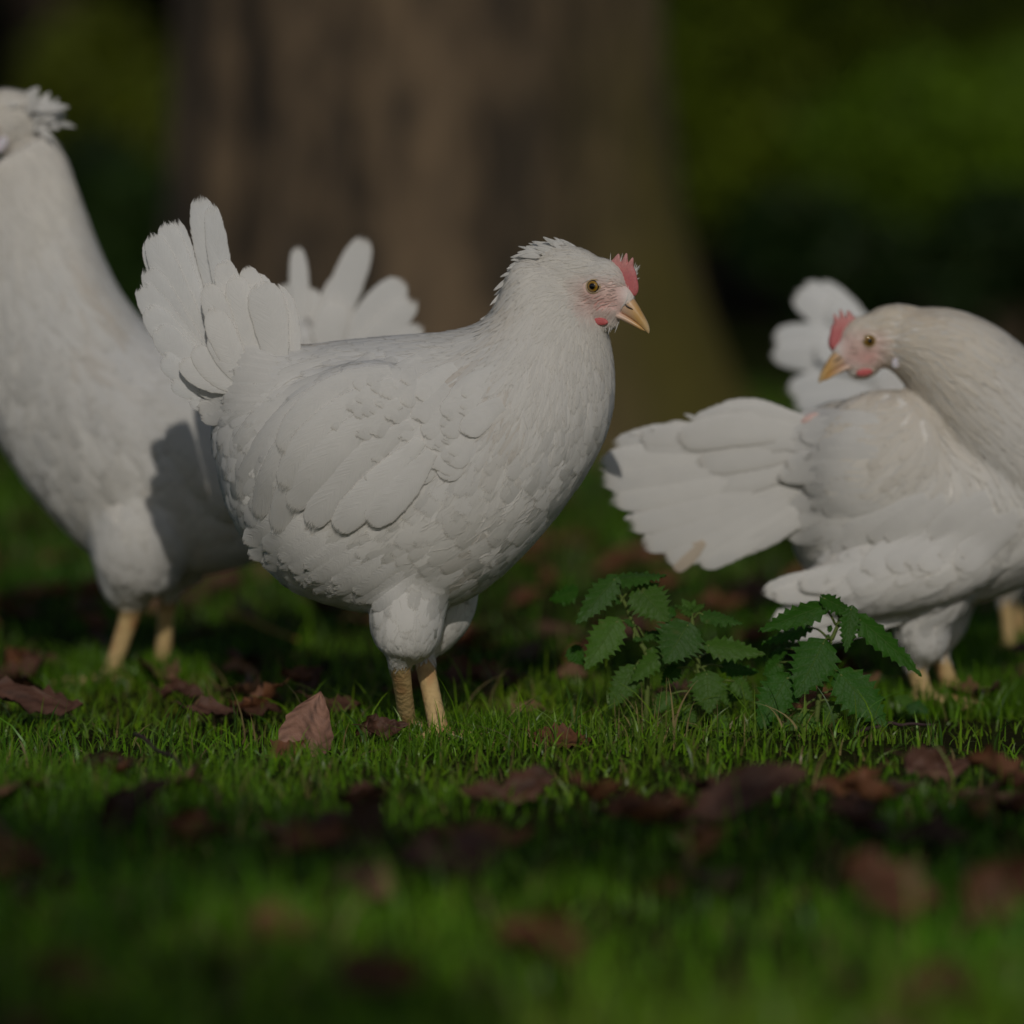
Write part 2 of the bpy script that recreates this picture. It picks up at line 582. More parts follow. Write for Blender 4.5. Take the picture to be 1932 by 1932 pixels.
def plume(curve, width, normals=None, nl=14, nw=7, pointed=0.0, cup=0.18, shaft=0.0012, seed=0, tint=(0.8, 0.78, 0.74), ragged=0.04, basew=0.35):
    """one large feather along a 3-D curve (start, control, tip) with its shaft ridge and uneven tip"""
    r = np.random.default_rng(seed)
    c = np.asarray(curve, float)
    t = np.linspace(0, 1, nl)
    if len(c) == 3:
        p = (1 - t)[:, None] ** 2 * c[0] + 2 * (t * (1 - t))[:, None] * c[1] + t[:, None] ** 2 * c[2]
    else:
        p = catmull(c, nl)
    d = np.gradient(p, axis=0); d /= np.linalg.norm(d, axis=1)[:, None]
    if normals is None: nrm = np.tile([0.0, -1.0, 0.15], (nl, 1))
    else: nrm = np.asarray(normals, float)
    nrm = nrm - d * (nrm * d).sum(1)[:, None]
    nrm /= np.linalg.norm(nrm, axis=1)[:, None]
    B = np.cross(nrm, d)
    wr = np.clip(basew + (1 - basew) * np.sin(np.clip(t / 0.62, 0, 1) * math.pi / 2), 0, 1) * np.sqrt(np.clip(1 - ((t - 0.62).clip(0) / 0.385) ** 2.6, 0, 1))
    wl = np.sin(np.clip(t * 1.0, 0, 1) ** 0.7 * math.pi).clip(0) ** 0.8 * 0.9 + 0.06
    wv = (wr * (1 - pointed) + wl * pointed) * width / 2
    cs = np.linspace(-1, 1, nw)
    V = np.empty((nl, nw, 3)); NN = np.empty((nl, nw, 3))
    edge = 1 + min(ragged, 0.02) * r.normal(size=(nl, 2))
    for j, cc in enumerate(cs):
        sgn = 0 if cc < 0 else 1
        k = wv * cc * (1 + (edge[:, sgn] - 1) * abs(cc))
        NN[:, j] = nrm + B * (0.42 * cc * abs(cc)) + d * (0.3 * t[:, None] ** 3)
        V[:, j] = p + B * k[:, None] + nrm * ((-cup * wv * cc * cc) + shaft * (abs(cc) < 0.05))[:, None]
    tipj = r.normal(0, 1, nw) * ragged * width * 0.6
    V[-1] += d[-1] * tipj[:, None]
    V[-2] += d[-2] * tipj[:, None] * 0.5
    uv = np.stack(np.meshgrid(cs * 0.5 + 0.5, t, indexing='xy'), -1).reshape(-1, 2)
    col = np.tile(np.asarray(tint) * r.uniform(0.96, 1.03), (nl * nw, 1))
    NN /= np.linalg.norm(NN, axis=2)[..., None]
    return V.reshape(-1, 3), grid_faces(nl, nw)[:, ::-1], uv, col, NN.reshape(-1, 3)


HEN_GROUP = 'white hens on the grass'
HENS = []


class Hen:
    def __init__(self, label, px0, gpy, Y=None):
        g = G(px0, gpy)
        self.Y = g.y if Y is None else Y
        self.g = Vector((g.x, self.Y, 0))
        self.root = empty('hen', self.g)
        prop(self.root, label, 'hen', HEN_GROUP)

    def H(self, px, py, dy=0.0):
        v = P(px, py, self.Y) - self.g
        return np.array([v.x, dy, v.z])

    def legs(self, legs, toes_dir, stand=False):
        """legs: (top px,py, bottom px,py, depth mm, radius top mm, radius bottom mm)"""
        out = []
        self.shanks = []
        self.face = toes_dir; HENS.append(self)
        for tx, ty, bx, by, dy, r0, r1 in legs:
            a, b = self.H(tx, ty, dy / 1000), self.H(bx, by, dy / 1000)
            if stand:
                gg = G(bx, by) - self.g
                b = np.array([gg.x, gg.y, 0.008])
            b[2] = max(b[2], 0.008)
            r0, r1 = r0 / 1000, r1 / 1000
            mid = (a + b) / 2
            out.append(chain([a + (a - b) * 0.25, a, mid, b], [r0, r0, (r0 + r1) / 2 * 0.93, r1], 24, 18))
            out.append(ball(b, (r1 * 1.15, r1 * 1.15, r1)))
            f = toes_dir
            for yaw, ln in ((0, 0.06), (32, 0.05), (-32, 0.05), (180, 0.028)):
                c, s = math.cos(math.radians(yaw)), math.sin(math.radians(yaw))
                tip = b + np.array([f * c * ln, s * ln, 0]); tip[2] = 0.0015
                m = b + np.array([f * c * ln * .5, s * ln * .5, 0]); m[2] = 0.006
                out.append(chain([b, m, tip], [r1 * 0.75, r1 * 0.62, r1 * 0.28], 12, 12))
            self.shanks.append((a, b, r0))
        return out

    def finish_body(self, solids, voxel, skin, smooth=6):
        self.V, self.T, Fq = union(solids, voxel, smooth)
        self.bvh = BVHTree.FromPolygons([tuple(v) for v in self.V], [tuple(t) for t in self.T])
        V = self.V
        col = skin(V)
        self.legmask = np.zeros(len(V))
        for a, b, r in self.shanks:
            ab = b - a
            tt = ((V - a) @ ab) / (ab @ ab)
            dd = np.linalg.norm(V - (a + np.clip(tt, -0.15, 1)[:, None] * ab), axis=1)
            self.legmask = np.maximum(self.legmask, ((dd < r * 1.35) & (tt > -0.1)).astype(float))
            self.legmask = np.maximum(self.legmask, (V[:, 2] < b[2] + 0.012).astype(float))
        scale_n = 0.97 + 0.03 * np.sign(np.sin(V[:, 2] * 2 * math.pi / 0.0055))
        leg = np.array([0.66, 0.47, 0.22])[None] * scale_n[:, None]
        red = np.clip(noise3(V * 130, 4) - 0.05, 0, 1)[:, None]
        leg = leg * (1 - red * 0.8) + np.array([0.46, 0.22, 0.09]) * red * 0.8
        col = col * (1 - self.legmask[:, None]) + leg * self.legmask[:, None]
        tmp = mesh_np('tmp', V, Fq, None)
        vn = np.empty(len(V) * 3, np.float32); tmp.vertices.foreach_get('normal', vn); vn = vn.reshape(-1, 3)
        bpy.data.meshes.remove(tmp)
        fm, _ = self.face_mask(V)
        hx_, hl_, hz_ = self.hinv(V)
        nearh = np.clip((np.sqrt(hx_ ** 2 + hz_ ** 2) - 45) / 60, 0.2, 1)
        Vs = V - vn * (0.0010 * nearh * (1 - self.legmask) * (1 - fm))[:, None]
        me = mesh_np('body', Vs, Fq, M_BODY, col=np.hstack([col, self.legmask[:, None]]))
        o = obj('body', me, self.root)
        o['label'] = 'feathered body with yellow scaled legs'
        return o

    def nonleg(self, q):
        m = np.ones(len(q))
        for a, b, r in self.shanks:
            ab = b - a
            tt = ((q - a) @ ab) / (ab @ ab)
            m[tt > 0.02] = np.where(q[tt > 0.02, 2] < a[2] - 0.002, 0, m[tt > 0.02])
        return m

    def front_y(self, x, z):
        h = self.bvh.ray_cast(Vector((x, -0.6, z)), Vector((0, 1, 0)))
        if h[0] is None: return None, None
        return h[0].y, np.array(h[1])

    def lay(self, curve_px, width, off0, off1, nl=14, **kw):
        """a large feather laid on the near side of the body along a curve given in picture units"""
        c = np.array([self.H(x, y) for x, y in curve_px])
        t = np.linspace(0, 1, nl)
        p = (1 - t)[:, None] ** 2 * c[0] + 2 * (t * (1 - t))[:, None] * c[1] + t[:, None] ** 2 * c[2]
        ys, ns = [], []
        for q in p:
            y, n = self.front_y(q[0], q[2])
            ys.append(y); ns.append(n)
        lasty, lastn = None, np.array([0, -1.0, 0.1])
        for i in range(nl):
            if ys[i] is None:
                ys[i] = (lasty if lasty is not None else 0.0) + (0.003 if lasty is not None else 0)
                ns[i] = lastn
            elif lasty is not None and ys[i] - lasty > 0.012:
                ys[i] = lasty + 0.008; ns[i] = lastn
            lasty, lastn = ys[i], ns[i]
        ys = np.array(ys); ns = np.array(ns)
        ker = np.array([1, 2, 3, 2, 1.0]) / 9
        ys = np.convolve(np.pad(ys, 2, 'edge'), ker, 'valid')
        ns = np.stack([np.convolve(np.pad(ns[:, k], 2, 'edge'), ker, 'valid') for k in range(3)], 1)
        ns[:, 1] -= 0.35
        p[:, 1] = ys - (off0 + (off1 - off0) * t)
        return plume(p, width, ns, nl=nl, **kw)

    # ---- head -----------------------------------------------------------
    def head_frame(self, ox, oy, facing, yaw, scale, depth=0.0):
        o = self.H(ox, oy, depth)
        th = math.radians(yaw)
        fw = np.array([facing * math.cos(th), -math.sin(th), 0])
        nr = np.array([-facing * math.sin(th), -math.cos(th), 0])    # towards the near side
        up = np.array([0, 0, 1.0])
        self.hf = (o, fw, nr, up, scale / 1000)

    def h(self, x, l, z):
        o, fw, nr, up, s = self.hf
        x = np.asarray(x, float); l = np.asarray(l, float); z = np.asarray(z, float)
        return o + (x[..., None] * fw + l[..., None] * nr + z[..., None] * up) * s

    def hinv(self, V):
        o, fw, nr, up, s = self.hf
        d = (V - o) / s
        return d @ fw, d @ nr, d @ up

    def hball(self, c, r, pitch=0):
        o, fw, nr, up, s = self.hf
        R = np.stack([fw, nr, up], 1) @ roty(pitch)
        return ball(self.h(*c), np.array(r) * s, R)

    def head_solids(self):
        return [self.hball((-8, 0, 6), (34, 21, 28), -12), self.hball((-6, 0, 15), (34, 18.5, 22), -8), self.hball((22, 0, 4), (24, 17, 23), -20),
                self.hball((20, 0, -13), (24, 13, 12), -12), self.hball((41, 0, -6), (13, 9.3, 12), -28),
                self.hball((24, 0, -24), (15, 9, 8), -15), self.hball((22, 13.5, 4), (10, 4.5, 9)), self.hball((22, -13.5, 4), (10, 4.5, 9))]

    def face_mask(self, V):
        x, l, z = self.hinv(V)
        m = np.exp(-(((x - 27) / 20) ** 4 + ((z + 5) / 17) ** 4)) * (np.abs(l) < 25)
        low = np.exp(-(((x - 22) / 14) ** 2 + ((z + 14) / 9) ** 2))
        return np.clip(m, 0, 1), np.clip(low, 0, 1)

    def skin(self, V):
        m, low = self.face_mask(V)
        base = np.tile([0.78, 0.75, 0.70], (len(V), 1))
        x, l, z = self.hinv(V)
        front = np.clip((x - 34) / 12, 0, 1)
        pink = np.array([0.78, 0.57, 0.51]); rosy = np.array([0.72, 0.37, 0.34])
        k = np.clip(low * 0.8 + front * 0.6, 0, 1)[:, None]
        face = pink * (1 - k) + rosy * k
        face = face * (1 + 0.10 * noise3(V * 900, 3))[:, None]
        return base * (1 - m[:, None]) + face * m[:, None]

    def head_parts(self, sharp=True, both=True):
        h = self.h
        root = self.root

        def ring_loft(st, nc=20, sq=0.8):
            V = []
            st = catmull(st, 22)
            ph = np.linspace(0, 2 * math.pi, nc, endpoint=False)
            for cx, cz, ex, ez, hw in st:
                mx_, mz = (cx + ex) / 2, (cz + ez) / 2
                ax, az = (cx - ex) / 2, (cz - ez) / 2
                V.append(h(mx_ + ax * np.cos(ph), hw * np.sign(np.sin(ph)) * np.abs(np.sin(ph)) ** sq, mz + az * np.cos(ph)))
            V = np.vstack(V)
            n0 = len(V)
            V = np.vstack([V, V[:nc].mean(0), V[-nc:].mean(0)])
            i = np.arange(nc); j = (i + 1) % nc; b = 21 * nc
            tri = np.vstack([np.stack([np.full(nc, n0), j, i], 1), np.stack([np.full(nc, n0 + 1), b + i, b + j], 1)])
            return V, grid_faces(22, nc, True), tri

        up = ring_loft([(43, 2, 28, -15, 8.6), (50, -3.5, 37, -16.5, 7.3), (55.6, -11, 45.5, -20.5, 6.0), (60.8, -19.5, 53.5, -25.5, 4.6), (64.8, -26.5, 60, -31, 3.3), (66.5, -32, 64, -34.5, 1.8), (66.3, -35.5, 65.6, -36, 0.5)])
        lo = ring_loft([(30, -14.5, 30, -22, 7.8), (42, -18.5, 41, -24.5, 6.3), (52, -24, 51, -29, 4.6), (59, -29, 58, -32.5, 3.0), (63, -33, 62.5, -34, 0.9)])
        V, Q, T = join([up, lo])
        x, l, z = self.hinv(V)
        k = np.clip((x - 41) / 16, 0, 1)[:, None]
        yellow = np.array([0.62, 0.37, 0.13]); pk = np.array([0.74, 0.54, 0.44]); tipc = np.array([0.64, 0.46, 0.24])
        col = pk * (1 - k) + yellow * k
        k2 = np.clip((x - 60) / 6, 0, 1)[:, None]
        col = col * (1 - k2) + tipc * k2
        # nostril slit
        ns = 0 * x
        col = col * (1 - 0.88 * ns[:, None])
        obj('beak', mesh_np('beak', V, [Q, T], M_BEAK, col=col), root)
        # nostrils as small dark slits of their own
        for sgn in ((1, -1) if both else (1,)):
            pts = [h(46.5, sgn * 7.6, -10.4), h(49.5, sgn * 6.9, -13.2), h(53.5, sgn * 5.7, -15.5)]
            v, q, t = chain(pts, [0.0003, 0.00075, 0.0004], 8, 8)
            obj('nostril', mesh_np('nostril', v, [q, t], M_BEAK, col=np.tile([0.05, 0.03, 0.02], (len(v), 1))), root)
        # comb: upright blade with three points on the forehead
        outl = np.array([(26, 21), (29.5, 28), (33, 31.5), (36, 36), (38.2, 39), (39.4, 37), (39.9, 31), (40.6, 28), (42.5, 33), (45, 39.5), (46.6, 39), (46.8, 33), (47.2, 27), (48.7, 30), (51, 34.5), (52.4, 34), (52.2, 27), (52.2, 23), (54.5, 19), (55.5, 13), (57, 7), (57, 1), (54, -4), (49, -2), (44, 4), (39, 10), (32, 15)], float) + np.array([0.3, -2.0])
        outl[:, 1] = np.where(outl[:, 1] > 18, 18 + (outl[:, 1] - 18) * .78, outl[:, 1])
        cmid = np.array([43.5, 11.0])
        n = len(outl)
        lay_, q = [], []
        for s_, k_ in ((-1, 0.90), (-2.4, 0.72), (2.4, 0.72), (1, 0.90)):
            pass
        levels = [(-2.6, 0.62), (-1.9, 0.88), (0, 1.0), (1.9, 0.88), (2.6, 0.62)]
        for l_, k_ in levels:
            pp = cmid + (outl - cmid) * k_
            lay_.append(h(pp[:, 0], np.full(n, l_), pp[:, 1]))
        Vc = np.vstack(lay_)
        q = grid_faces(len(levels), n, True)
        c0, c1 = len(Vc), len(Vc) + 1
        Vc = np.vstack([Vc, h(cmid[0], -2.7, cmid[1])[None], h(cmid[0], 2.7, cmid[1])[None]])
        i = np.arange(n); j = (i + 1) % n; b = (len(levels) - 1) * n
        tri = np.vstack([np.stack([np.full(n, c0), j, i], 1), np.stack([np.full(n, c1), b + i, b + j], 1)])
        cc = np.tile([0.58, 0.16, 0.165], (len(Vc), 1))
        tipk = np.clip((self.hinv(Vc)[2] - 12) / 20, 0, 1)[:, None]
        cc = cc * (1 - tipk) + np.array([0.70, 0.36, 0.33]) * tipk
        o = obj('comb', mesh_np('comb', Vc, [q, tri], M_COMB, col=cc), root)
        if sharp:
            o.modifiers.new('s', 'SUBSURF').levels = 1
            o.modifiers['s'].render_levels = 2
        # wattles, ear lobes, eyes with a pale rim
        for sgn in ((1, -1) if both else (1,)):
            v, q, t = self.hball((25, sgn * 9.8, -25.5), (8.0, 2.0, 3.4), -8)
            obj('wattle', mesh_np('wattle', v, [q, t], M_COMB, col=np.tile([0.60, 0.13, 0.13], (len(v), 1))), root)
            v, q, t = self.hball((-5, sgn * (21.2 if sharp else 19.2), -14), (5, 2.2, 8.5), 30)
            obj('ear_lobe', mesh_np('ear_lobe', v, [q, t], M_COMB, col=np.tile([0.70, 0.66, 0.72], (len(v), 1))), root)
            o_, fw, nr, up_, s = self.hf
            ec = self.h(22, sgn * 13.6, 4)
            v, q, t = ball((0, 0, 0), np.array([6.6, 6.6, 6.6]) * s, None, 28, 36)
            e = obj('eye', mesh_np('eye', v, [q, t], M_EYE), root)
            axis = Vector(nr * sgn)
            e.rotation_euler = Vector((0, -1, 0)).rotation_difference(axis).to_euler()
            e.location = ec
            nr2 = nr * sgn
            ph = np.linspace(0, 2 * math.pi, 33)[:-1]
            ringc = ec + nr2 * (3.1 * s) + (np.cos(ph)[:, None] * fw * 6.0 + np.sin(ph)[:, None] * up_ * 5.6) * s
            V = []
            for k in range(32):
                rad = (ringc[k] - ec - nr2 * 3.1 * s); rad /= np.linalg.norm(rad)
                a = np.linspace(0, 2 * math.pi, 9)[:-1]
                V.append(ringc[k] + (np.cos(a)[:, None] * rad + np.sin(a)[:, None] * nr2) * 0.75 * s)
            V = np.vstack(V)
            q = grid_faces(32, 8, True)
            jn = np.stack([31 * 8 + np.arange(8), 31 * 8 + (np.arange(8) + 1) % 8, (np.arange(8) + 1) % 8, np.arange(8)], 1)
            obj('eyelid', mesh_np('eyelid', V, np.vstack([q, jn]), M_BODY, col=np.tile([0.55, 0.42, 0.24], (len(V), 1))), root)

    def plumage(self, guides, dens=1.0, size=1.0, name='plumage', tint=None, jitter=0.16, mask=None):
        fl = Flow(guides, self.H)

        def mk(q):
            m = self.nonleg(q)
            f, low = self.face_mask(q)
            x, l, z = self.hinv(q)
            m = m * (1 - 0.88 * f)
            # bare skin: round the eye, on the beak base
            m = np.where(((x - 22) ** 2 + (z - 4) ** 2 < 60), 0, m)
            m = np.where((x > 41) & (z < 4), 0, m)
            if mask is not None: m = m * mask(q)
            return m
        V, Fc, uv, col, nor = grow(self.bvh, self.V, self.T, fl, mk, dens, size, tint, jitter)
        o = obj(name, mesh_np(name, V, Fc, M_FEATHER, uv, col, nor=nor), self.root)
        prop(o, kind='stuff')
        return o

    def down(self, guides, spacing, length, width=0.8, lift=3.0):
        gg = [(q[0], q[1], q[2], q[3], length, width, spacing, lift, 1.0) for q in guides if q[4] > 12]
        fl = Flow(gg, self.H)

        def mk(q):
            f, _ = self.face_mask(q)
            return self.nonleg(q) * (f < 0.3)
        V, Fc, uv, col, nor = grow(self.bvh, self.V, self.T, fl, mk, 1.0, 1.0, None, 0.35)
        o = obj('down', mesh_np('down', V, Fc, M_FEATHER, uv, col, nor=nor), self.root)
        prop(o, kind='stuff')

    def tuft(self, name, items, seed=0):
        '''small pointed feathers: base px, tip px, depth mm, width mm'''
        for k, (b, t, d0, d1, wd) in enumerate(items):
            p0, p1 = self.H(*b, d0 / 1000), self.H(*t, d1 / 1000)
            m = (p0 + p1) / 2 + np.array([0, 0, 0.0015])
            self.add_plume(name, plume([p0, m, p1], wd / 1000, None, 8, 5, 1.0, 0.25, 0.0003, seed + k, CREAM, 0.0))

    def add_plume(self, name, data):
        V, q, uv, col, nor = data
        return obj(name, mesh_np(name, V, q, M_FEATHER_BIG, uv, col, nor=nor), self.root)


M_FEATHER_BIG = feather_mat('white_flight_feather', fringe=0.08, bump=0.8, fine=60, rim=(0.95, 0.93, 0.90))
CREAM = np.array([0.85, 0.835, 0.80])
COOL = np.array([0.84, 0.84, 0.825])


def hen_tint(hen, warm=0.4):
    def f(q):
        m, _ = hen.face_mask(q)
        n = noise3(q * 25, 11)
        c = CREAM * (1 + 0.03 * n)[:, None] * np.array([1, 1, 1]) + np.stack([0 * n, -0.006 * n, -0.02 * n], 1)
        st = np.clip(noise3(q * 60, 23) - 0.62, 0, 1)[:, None] * 0.7
        c = c * (1 - st) + np.array([0.62, 0.50, 0.36]) * st
        dh = np.linalg.norm(q - hen.hf[0], axis=1)
        wk = (np.clip(1.15 - dh / 0.13, 0, 1) * warm)[:, None]
        c = c * (1 - wk * np.array([0.01, 0.07, 0.16]))
        return c * (1 - 0.75 * m[:, None]) + np.array([0.80, 0.60, 0.55]) * 0.75 * m[:, None]
    return f


# ================================================================== the hen in the middle
def main_hen():
    hen = Hen('white hen in sharp focus standing in profile facing right, tail raised', 790, 1395)
    H = hen.H
    solids = [loft([
        (440, 612, 402, 745, 18), (500, 628, 408, 862, 38), (560, 652, 445, 985, 62), (650, 643, 545, 1106, 80),
        (750, 634, 705, 1156, 86), (840, 628, 868, 1136, 84), (895, 616, 990, 1042, 78), (922, 597, 1092, 914, 66),
        (938, 575, 1145, 815, 52), (950, 548, 1158, 738, 42), (960, 520, 1155, 678, 34), (975, 498, 1148, 640, 27), (1000, 490, 1140, 605, 19)], H, 64, 44)]
    hen.head_frame(1085, 548, 1, 20, 1.0)
    solids += hen.head_solids()
    # folded wing, breast fullness, thighs
    solids.append(ball(H(660, 830, -0.052), (0.085, 0.036, 0.062), roty(-148)))
    solids.append(ball(H(660, 830, 0.052), (0.085, 0.036, 0.062), roty(-148)))
    solids.append(chain([H(785, 930, -0.03), H(778, 1010, -0.020), H(774, 1085, -0.022), H(770, 1140, -0.028), H(768, 1190, -0.029), H(766, 1220, -0.027), H(763, 1240, -0.026)], [0.010, 0.030, 0.036, 0.0325, 0.029, 0.0215, 0.011], 40, 24))
    solids.append(chain([H(815, 940, 0.03), H(815, 1050, 0.038), H(828, 1140, 0.038), H(816, 1195, 0.034), H(797, 1232, 0.031)], [0.010, 0.040, 0.032, 0.023, 0.012], 36, 24))
    solids += hen.legs([(755, 1240, 770, 1390, -28, 9.4, 8.0), (796, 1240, 830, 1405, 30, 8.8, 9.0)], 1, True)
    hen.finish_body(solids, 0.0021, hen.skin, 10)
    hen.head_parts()
    g = [  # x, y, direction, length, width, spacing, lift, pointed
        (1170, 500, -1, -.35, 9, 1.5, 1.5, 2.0, 1), (1150, 470, -1, -.1, 12, 1.9, 1.7, 2.6, 1), (1090, 462, -1, .0, 16, 2.2, 2.0, 3, 1),
        (1020, 472, -1, .12, 24, 3, 2.6, 6.5, 1), (965, 515, -.8, .6, 26, 3.4, 2.8, 6.5, 1), (940, 575, -.5, .85, 32, 4, 3.2, 3.2, 1),
        (1195, 545, -.4, -1, 7, 1, 1.4, 2, 1), (1160, 555, -1, .1, 3.2, .55, 2.2, 0.8, 1), (1110, 512, -1, .0, 7, 1.3, 1.6, 1, 1), (1090, 575, -1, .45, 5, .9, 1.7, .9, 1),
        (1050, 520, -1, .2, 15, 2.2, 2.0, 1.4, 1), (1050, 590, -.6, .8, 10, 1.8, 2.0, 1.2, 1), (1115, 612, -.35, 1, 9, 1.2, 1.5, 2.6, 1), (1160, 602, -.3, 1, 8, 1, 1.3, 3, 1),
        (1140, 640, -.1, 1, 13, 2.4, 2.0, 2.4, 1), (1145, 690, .05, 1, 20, 6, 4.2, 1.6, .7), (1080, 640, -.25, 1, 24, 3.4, 2.8, 1.4, 1), (1000, 620, -.45, .9, 34, 3.8, 3.1, 1.2, 1),
        (1040, 710, -.28, 1, 38, 4.5, 3.6, 1.2, 1), (970, 740, -.45, .9, 44, 5.5, 4.2, 1.2, 1), (900, 690, -.62, .78, 46, 6, 4.4, 1.4, 1), (900, 790, -.5, .9, 46, 7, 5, 1.3, .9),
        (1060, 790, -.2, 1, 36, 10, 6.5, 1.2, .6), (1150, 745, -.05, 1, 28, 17, 9, 1.6, .1), (1140, 830, -.3, 1, 30, 20, 10, 1.8, 0), (1070, 900, -.55, .9, 30, 21, 10, 1.6, 0),
        (980, 990, -.75, .7, 32, 20, 10, 1.8, 0), (960, 870, -.5, .9, 34, 20, 10, 1.4, .1), (880, 900, -.55, .85, 34, 20, 10, 1.6, 0), (880, 1060, -.9, .5, 34, 20, 10, 2.5, 0),
        (760, 1080, -.95, .35, 36, 22, 10, 3, 0), (640, 1100, -.95, .15, 36, 22, 10, 4.5, 0), (560, 1070, -.95, .2, 36, 20, 10, 5, .1), (480, 990, -.7, .7, 38, 16, 8, 5, .2),
        (430, 860, -.5, .9, 40, 15, 8, 5, .2), (800, 640, -1, .06, 38, 15, 7.5, 1.2, .2), (680, 650, -1, .1, 40, 14, 7.5, 1.4, .25), (580, 680, -.95, .3, 44, 12, 6.5, 2, .5),
        (510, 720, -.75, .7, 46, 12, 6.5, 2.6, .4), (500, 630, -.85, -.5, 40, 15, 8, 4, .1), (440, 620, -.6, -.9, 36, 17, 8, 4.5, 0), (420, 760, -.9, .1, 38, 16, 8, 6, .1),
        (700, 820, -.55, .85, 34, 20, 10, 1.2, 0), (800, 800, -.5, .85, 34, 18, 9, 1.2, .1), (800, 720, -.7, .65, 36, 16, 8, 1.2, .2), (680, 940, -.7, .7, 36, 20, 10, 1.6, 0),
        (700, 1140, -.6, .8, 30, 16, 8, 2, .1), (770, 1135, -.35, .95, 26, 13, 7, 1.4, .2), (850, 1120, -.4, .9, 28, 14, 7, 1.6, .2), (780, 1175, -.1, 1, 16, 5, 3.6, 1.0, .7), (770, 1200, .02, 1, 10, 2.4, 2.2, 1.0, 1), (765, 1230, .05, 1, 5, 1.5, 1.7, .8, 1), (830, 1190, -.1, 1, 15, 4, 3, 2.2, .8)]
    g = [(*q[:4], q[4], q[5] * 1.35, q[6] * .82, q[7] * .7, q[8]) if q[6] < 3 else q for q in g]
    hen.plumage(g, 1.12, 1.04, tint=hen_tint(hen))
    hen.down(g, 4.4, 15, 1.0, 1.6)
    rr = random.Random(5)
    crest = []
    edge = np.array([(1075, 461), (1040, 461), (1005, 472), (978, 492), (958, 520), (945, 552), (935, 590), (918, 612)], float)
    for k in range(40):
        u = rr.uniform(0, 6.99); i = int(u); p = edge[i] + (edge[i + 1] - edge[i]) * (u - i)
        dn = edge[i + 1] - edge[i]; dn = dn / np.linalg.norm(dn)
        out = np.array([dn[1] * -1, dn[0]]); out = out if out[0] - out[1] * .6 < 0 else -out
        out = np.array([-abs(out[0]), -abs(out[1])])
        dd = dn * .85 + out * .5
        ln = rr.uniform(36, 60)
        e_ = rr.uniform(0.30, 0.62)
        crest.append((tuple(p - dd * ln * (1 - e_) - out * 5), tuple(p + dd * ln * e_), rr.uniform(-9, 9), rr.uniform(-9, 9), rr.uniform(3.5, 6)))
    hen.tuft('crest_feather', crest, 600)
    hen.tuft('forehead_feather', [((1188 + rr.uniform(-6, 8), 545 + rr.uniform(-18, 8)), (1201 + rr.uniform(-5, 8), 505 + rr.uniform(-18, 24)), rr.uniform(2, 7), rr.uniform(3, 9), rr.uniform(1.2, 2.2)) for k in range(14)]
             + [((1160 + rr.uniform(-14, 10), 530 + rr.uniform(-22, 12)), (1166 + rr.uniform(-16, 12), 486 + rr.uniform(-14, 14)), rr.uniform(-20, -12), rr.uniform(-16, -9), rr.uniform(1.2, 2.0)) for k in range(5)], 640)
    hen.tuft('chin_feather', [((1105 + k * 2.2 + rr.uniform(-3, 3), 606 - k * .3 + rr.uniform(-3, 3)), (1098 + k * 2.2 + rr.uniform(-6, 4), 632 + rr.uniform(-8, 10) - k * .35), rr.uniform(-17, -6), rr.uniform(-18, -6), rr.uniform(1.0, 1.8)) for k in range(30)], 680)
    # tail: picture positions from the raised fan
    z2 = lambda x, y: (240 + x * .348, 336 + y * .348)
    fan = [  # base, control, tip (in the study crop), width mm, depth base, depth tip mm
        ((600, 980), (455, 480), (385, 85), 29, 12, 26), ((580, 900), (505, 520), (452, 130), 20, 4, 8), ((490, 1000), (300, 560), (258, 215), 23, 6, 12), ((500, 1000), (290, 560), (200, 228), 25, 0, 2),
        ((480, 1020), (230, 600), (130, 290), 26, -6, -8), ((470, 1020), (200, 640), (105, 330), 22, 8, 16), ((470, 1040), (230, 760), (110, 480), 26, -12, -20), ((470, 1050), (210, 820), (75, 570), 27, -16, -26),
        ((470, 1070), (250, 900), (110, 690), 27, -20, -32), ((480, 1090), (300, 980), (165, 800), 27, -24, -36), ((500, 1100), (340, 1080), (195, 960), 26, -26, -38), ((520, 1110), (380, 1150), (250, 1090), 25, -28, -38), ((560, 1110), (450, 1200), (340, 1190), 24, -30, -38)]
    for k, (b, c, t, wd, d0, d1) in enumerate(fan):
        d0, d1 = d0 * .45, d1 * .38
        cv = [H(*z2(*b), d0 / 1000), H(*z2(*c), (d0 + d1) / 2000), H(*z2(*t), d1 / 1000)]
        hen.add_plume('tail_feather', plume(cv, wd / 1000, None, 18, 9, 0, 0.06, 0.0009, k + 1, COOL, 0.09, basew=.6))
    cov = [((700, 1000), (640, 760), (590, 520), 26, -22, -26), ((640, 900), (570, 640), (520, 440), 24, -8, -6), ((820, 980), (790, 740), (730, 560), 34, -30, -34), ((900, 960), (870, 760), (800, 590), 26, -14, -14), ((760, 900), (720, 700), (640, 470), 22, 6, 10),
           ((640, 1050), (540, 900), (470, 700), 26, -34, -40), ((660, 1080), (560, 980), (480, 820), 26, -38, -44), ((620, 1000), (520, 800), (440, 560), 24, -26, -32), ((690, 1100), (600, 1050), (500, 930), 26, -42, -48), ((820, 960), (760, 680), (690, 520), 24, 10, 14),
           ((600, 1120), (470, 1060), (380, 900), 22, -36, -44), ((580, 1120), (440, 1100), (300, 980), 22, -34, -44)]
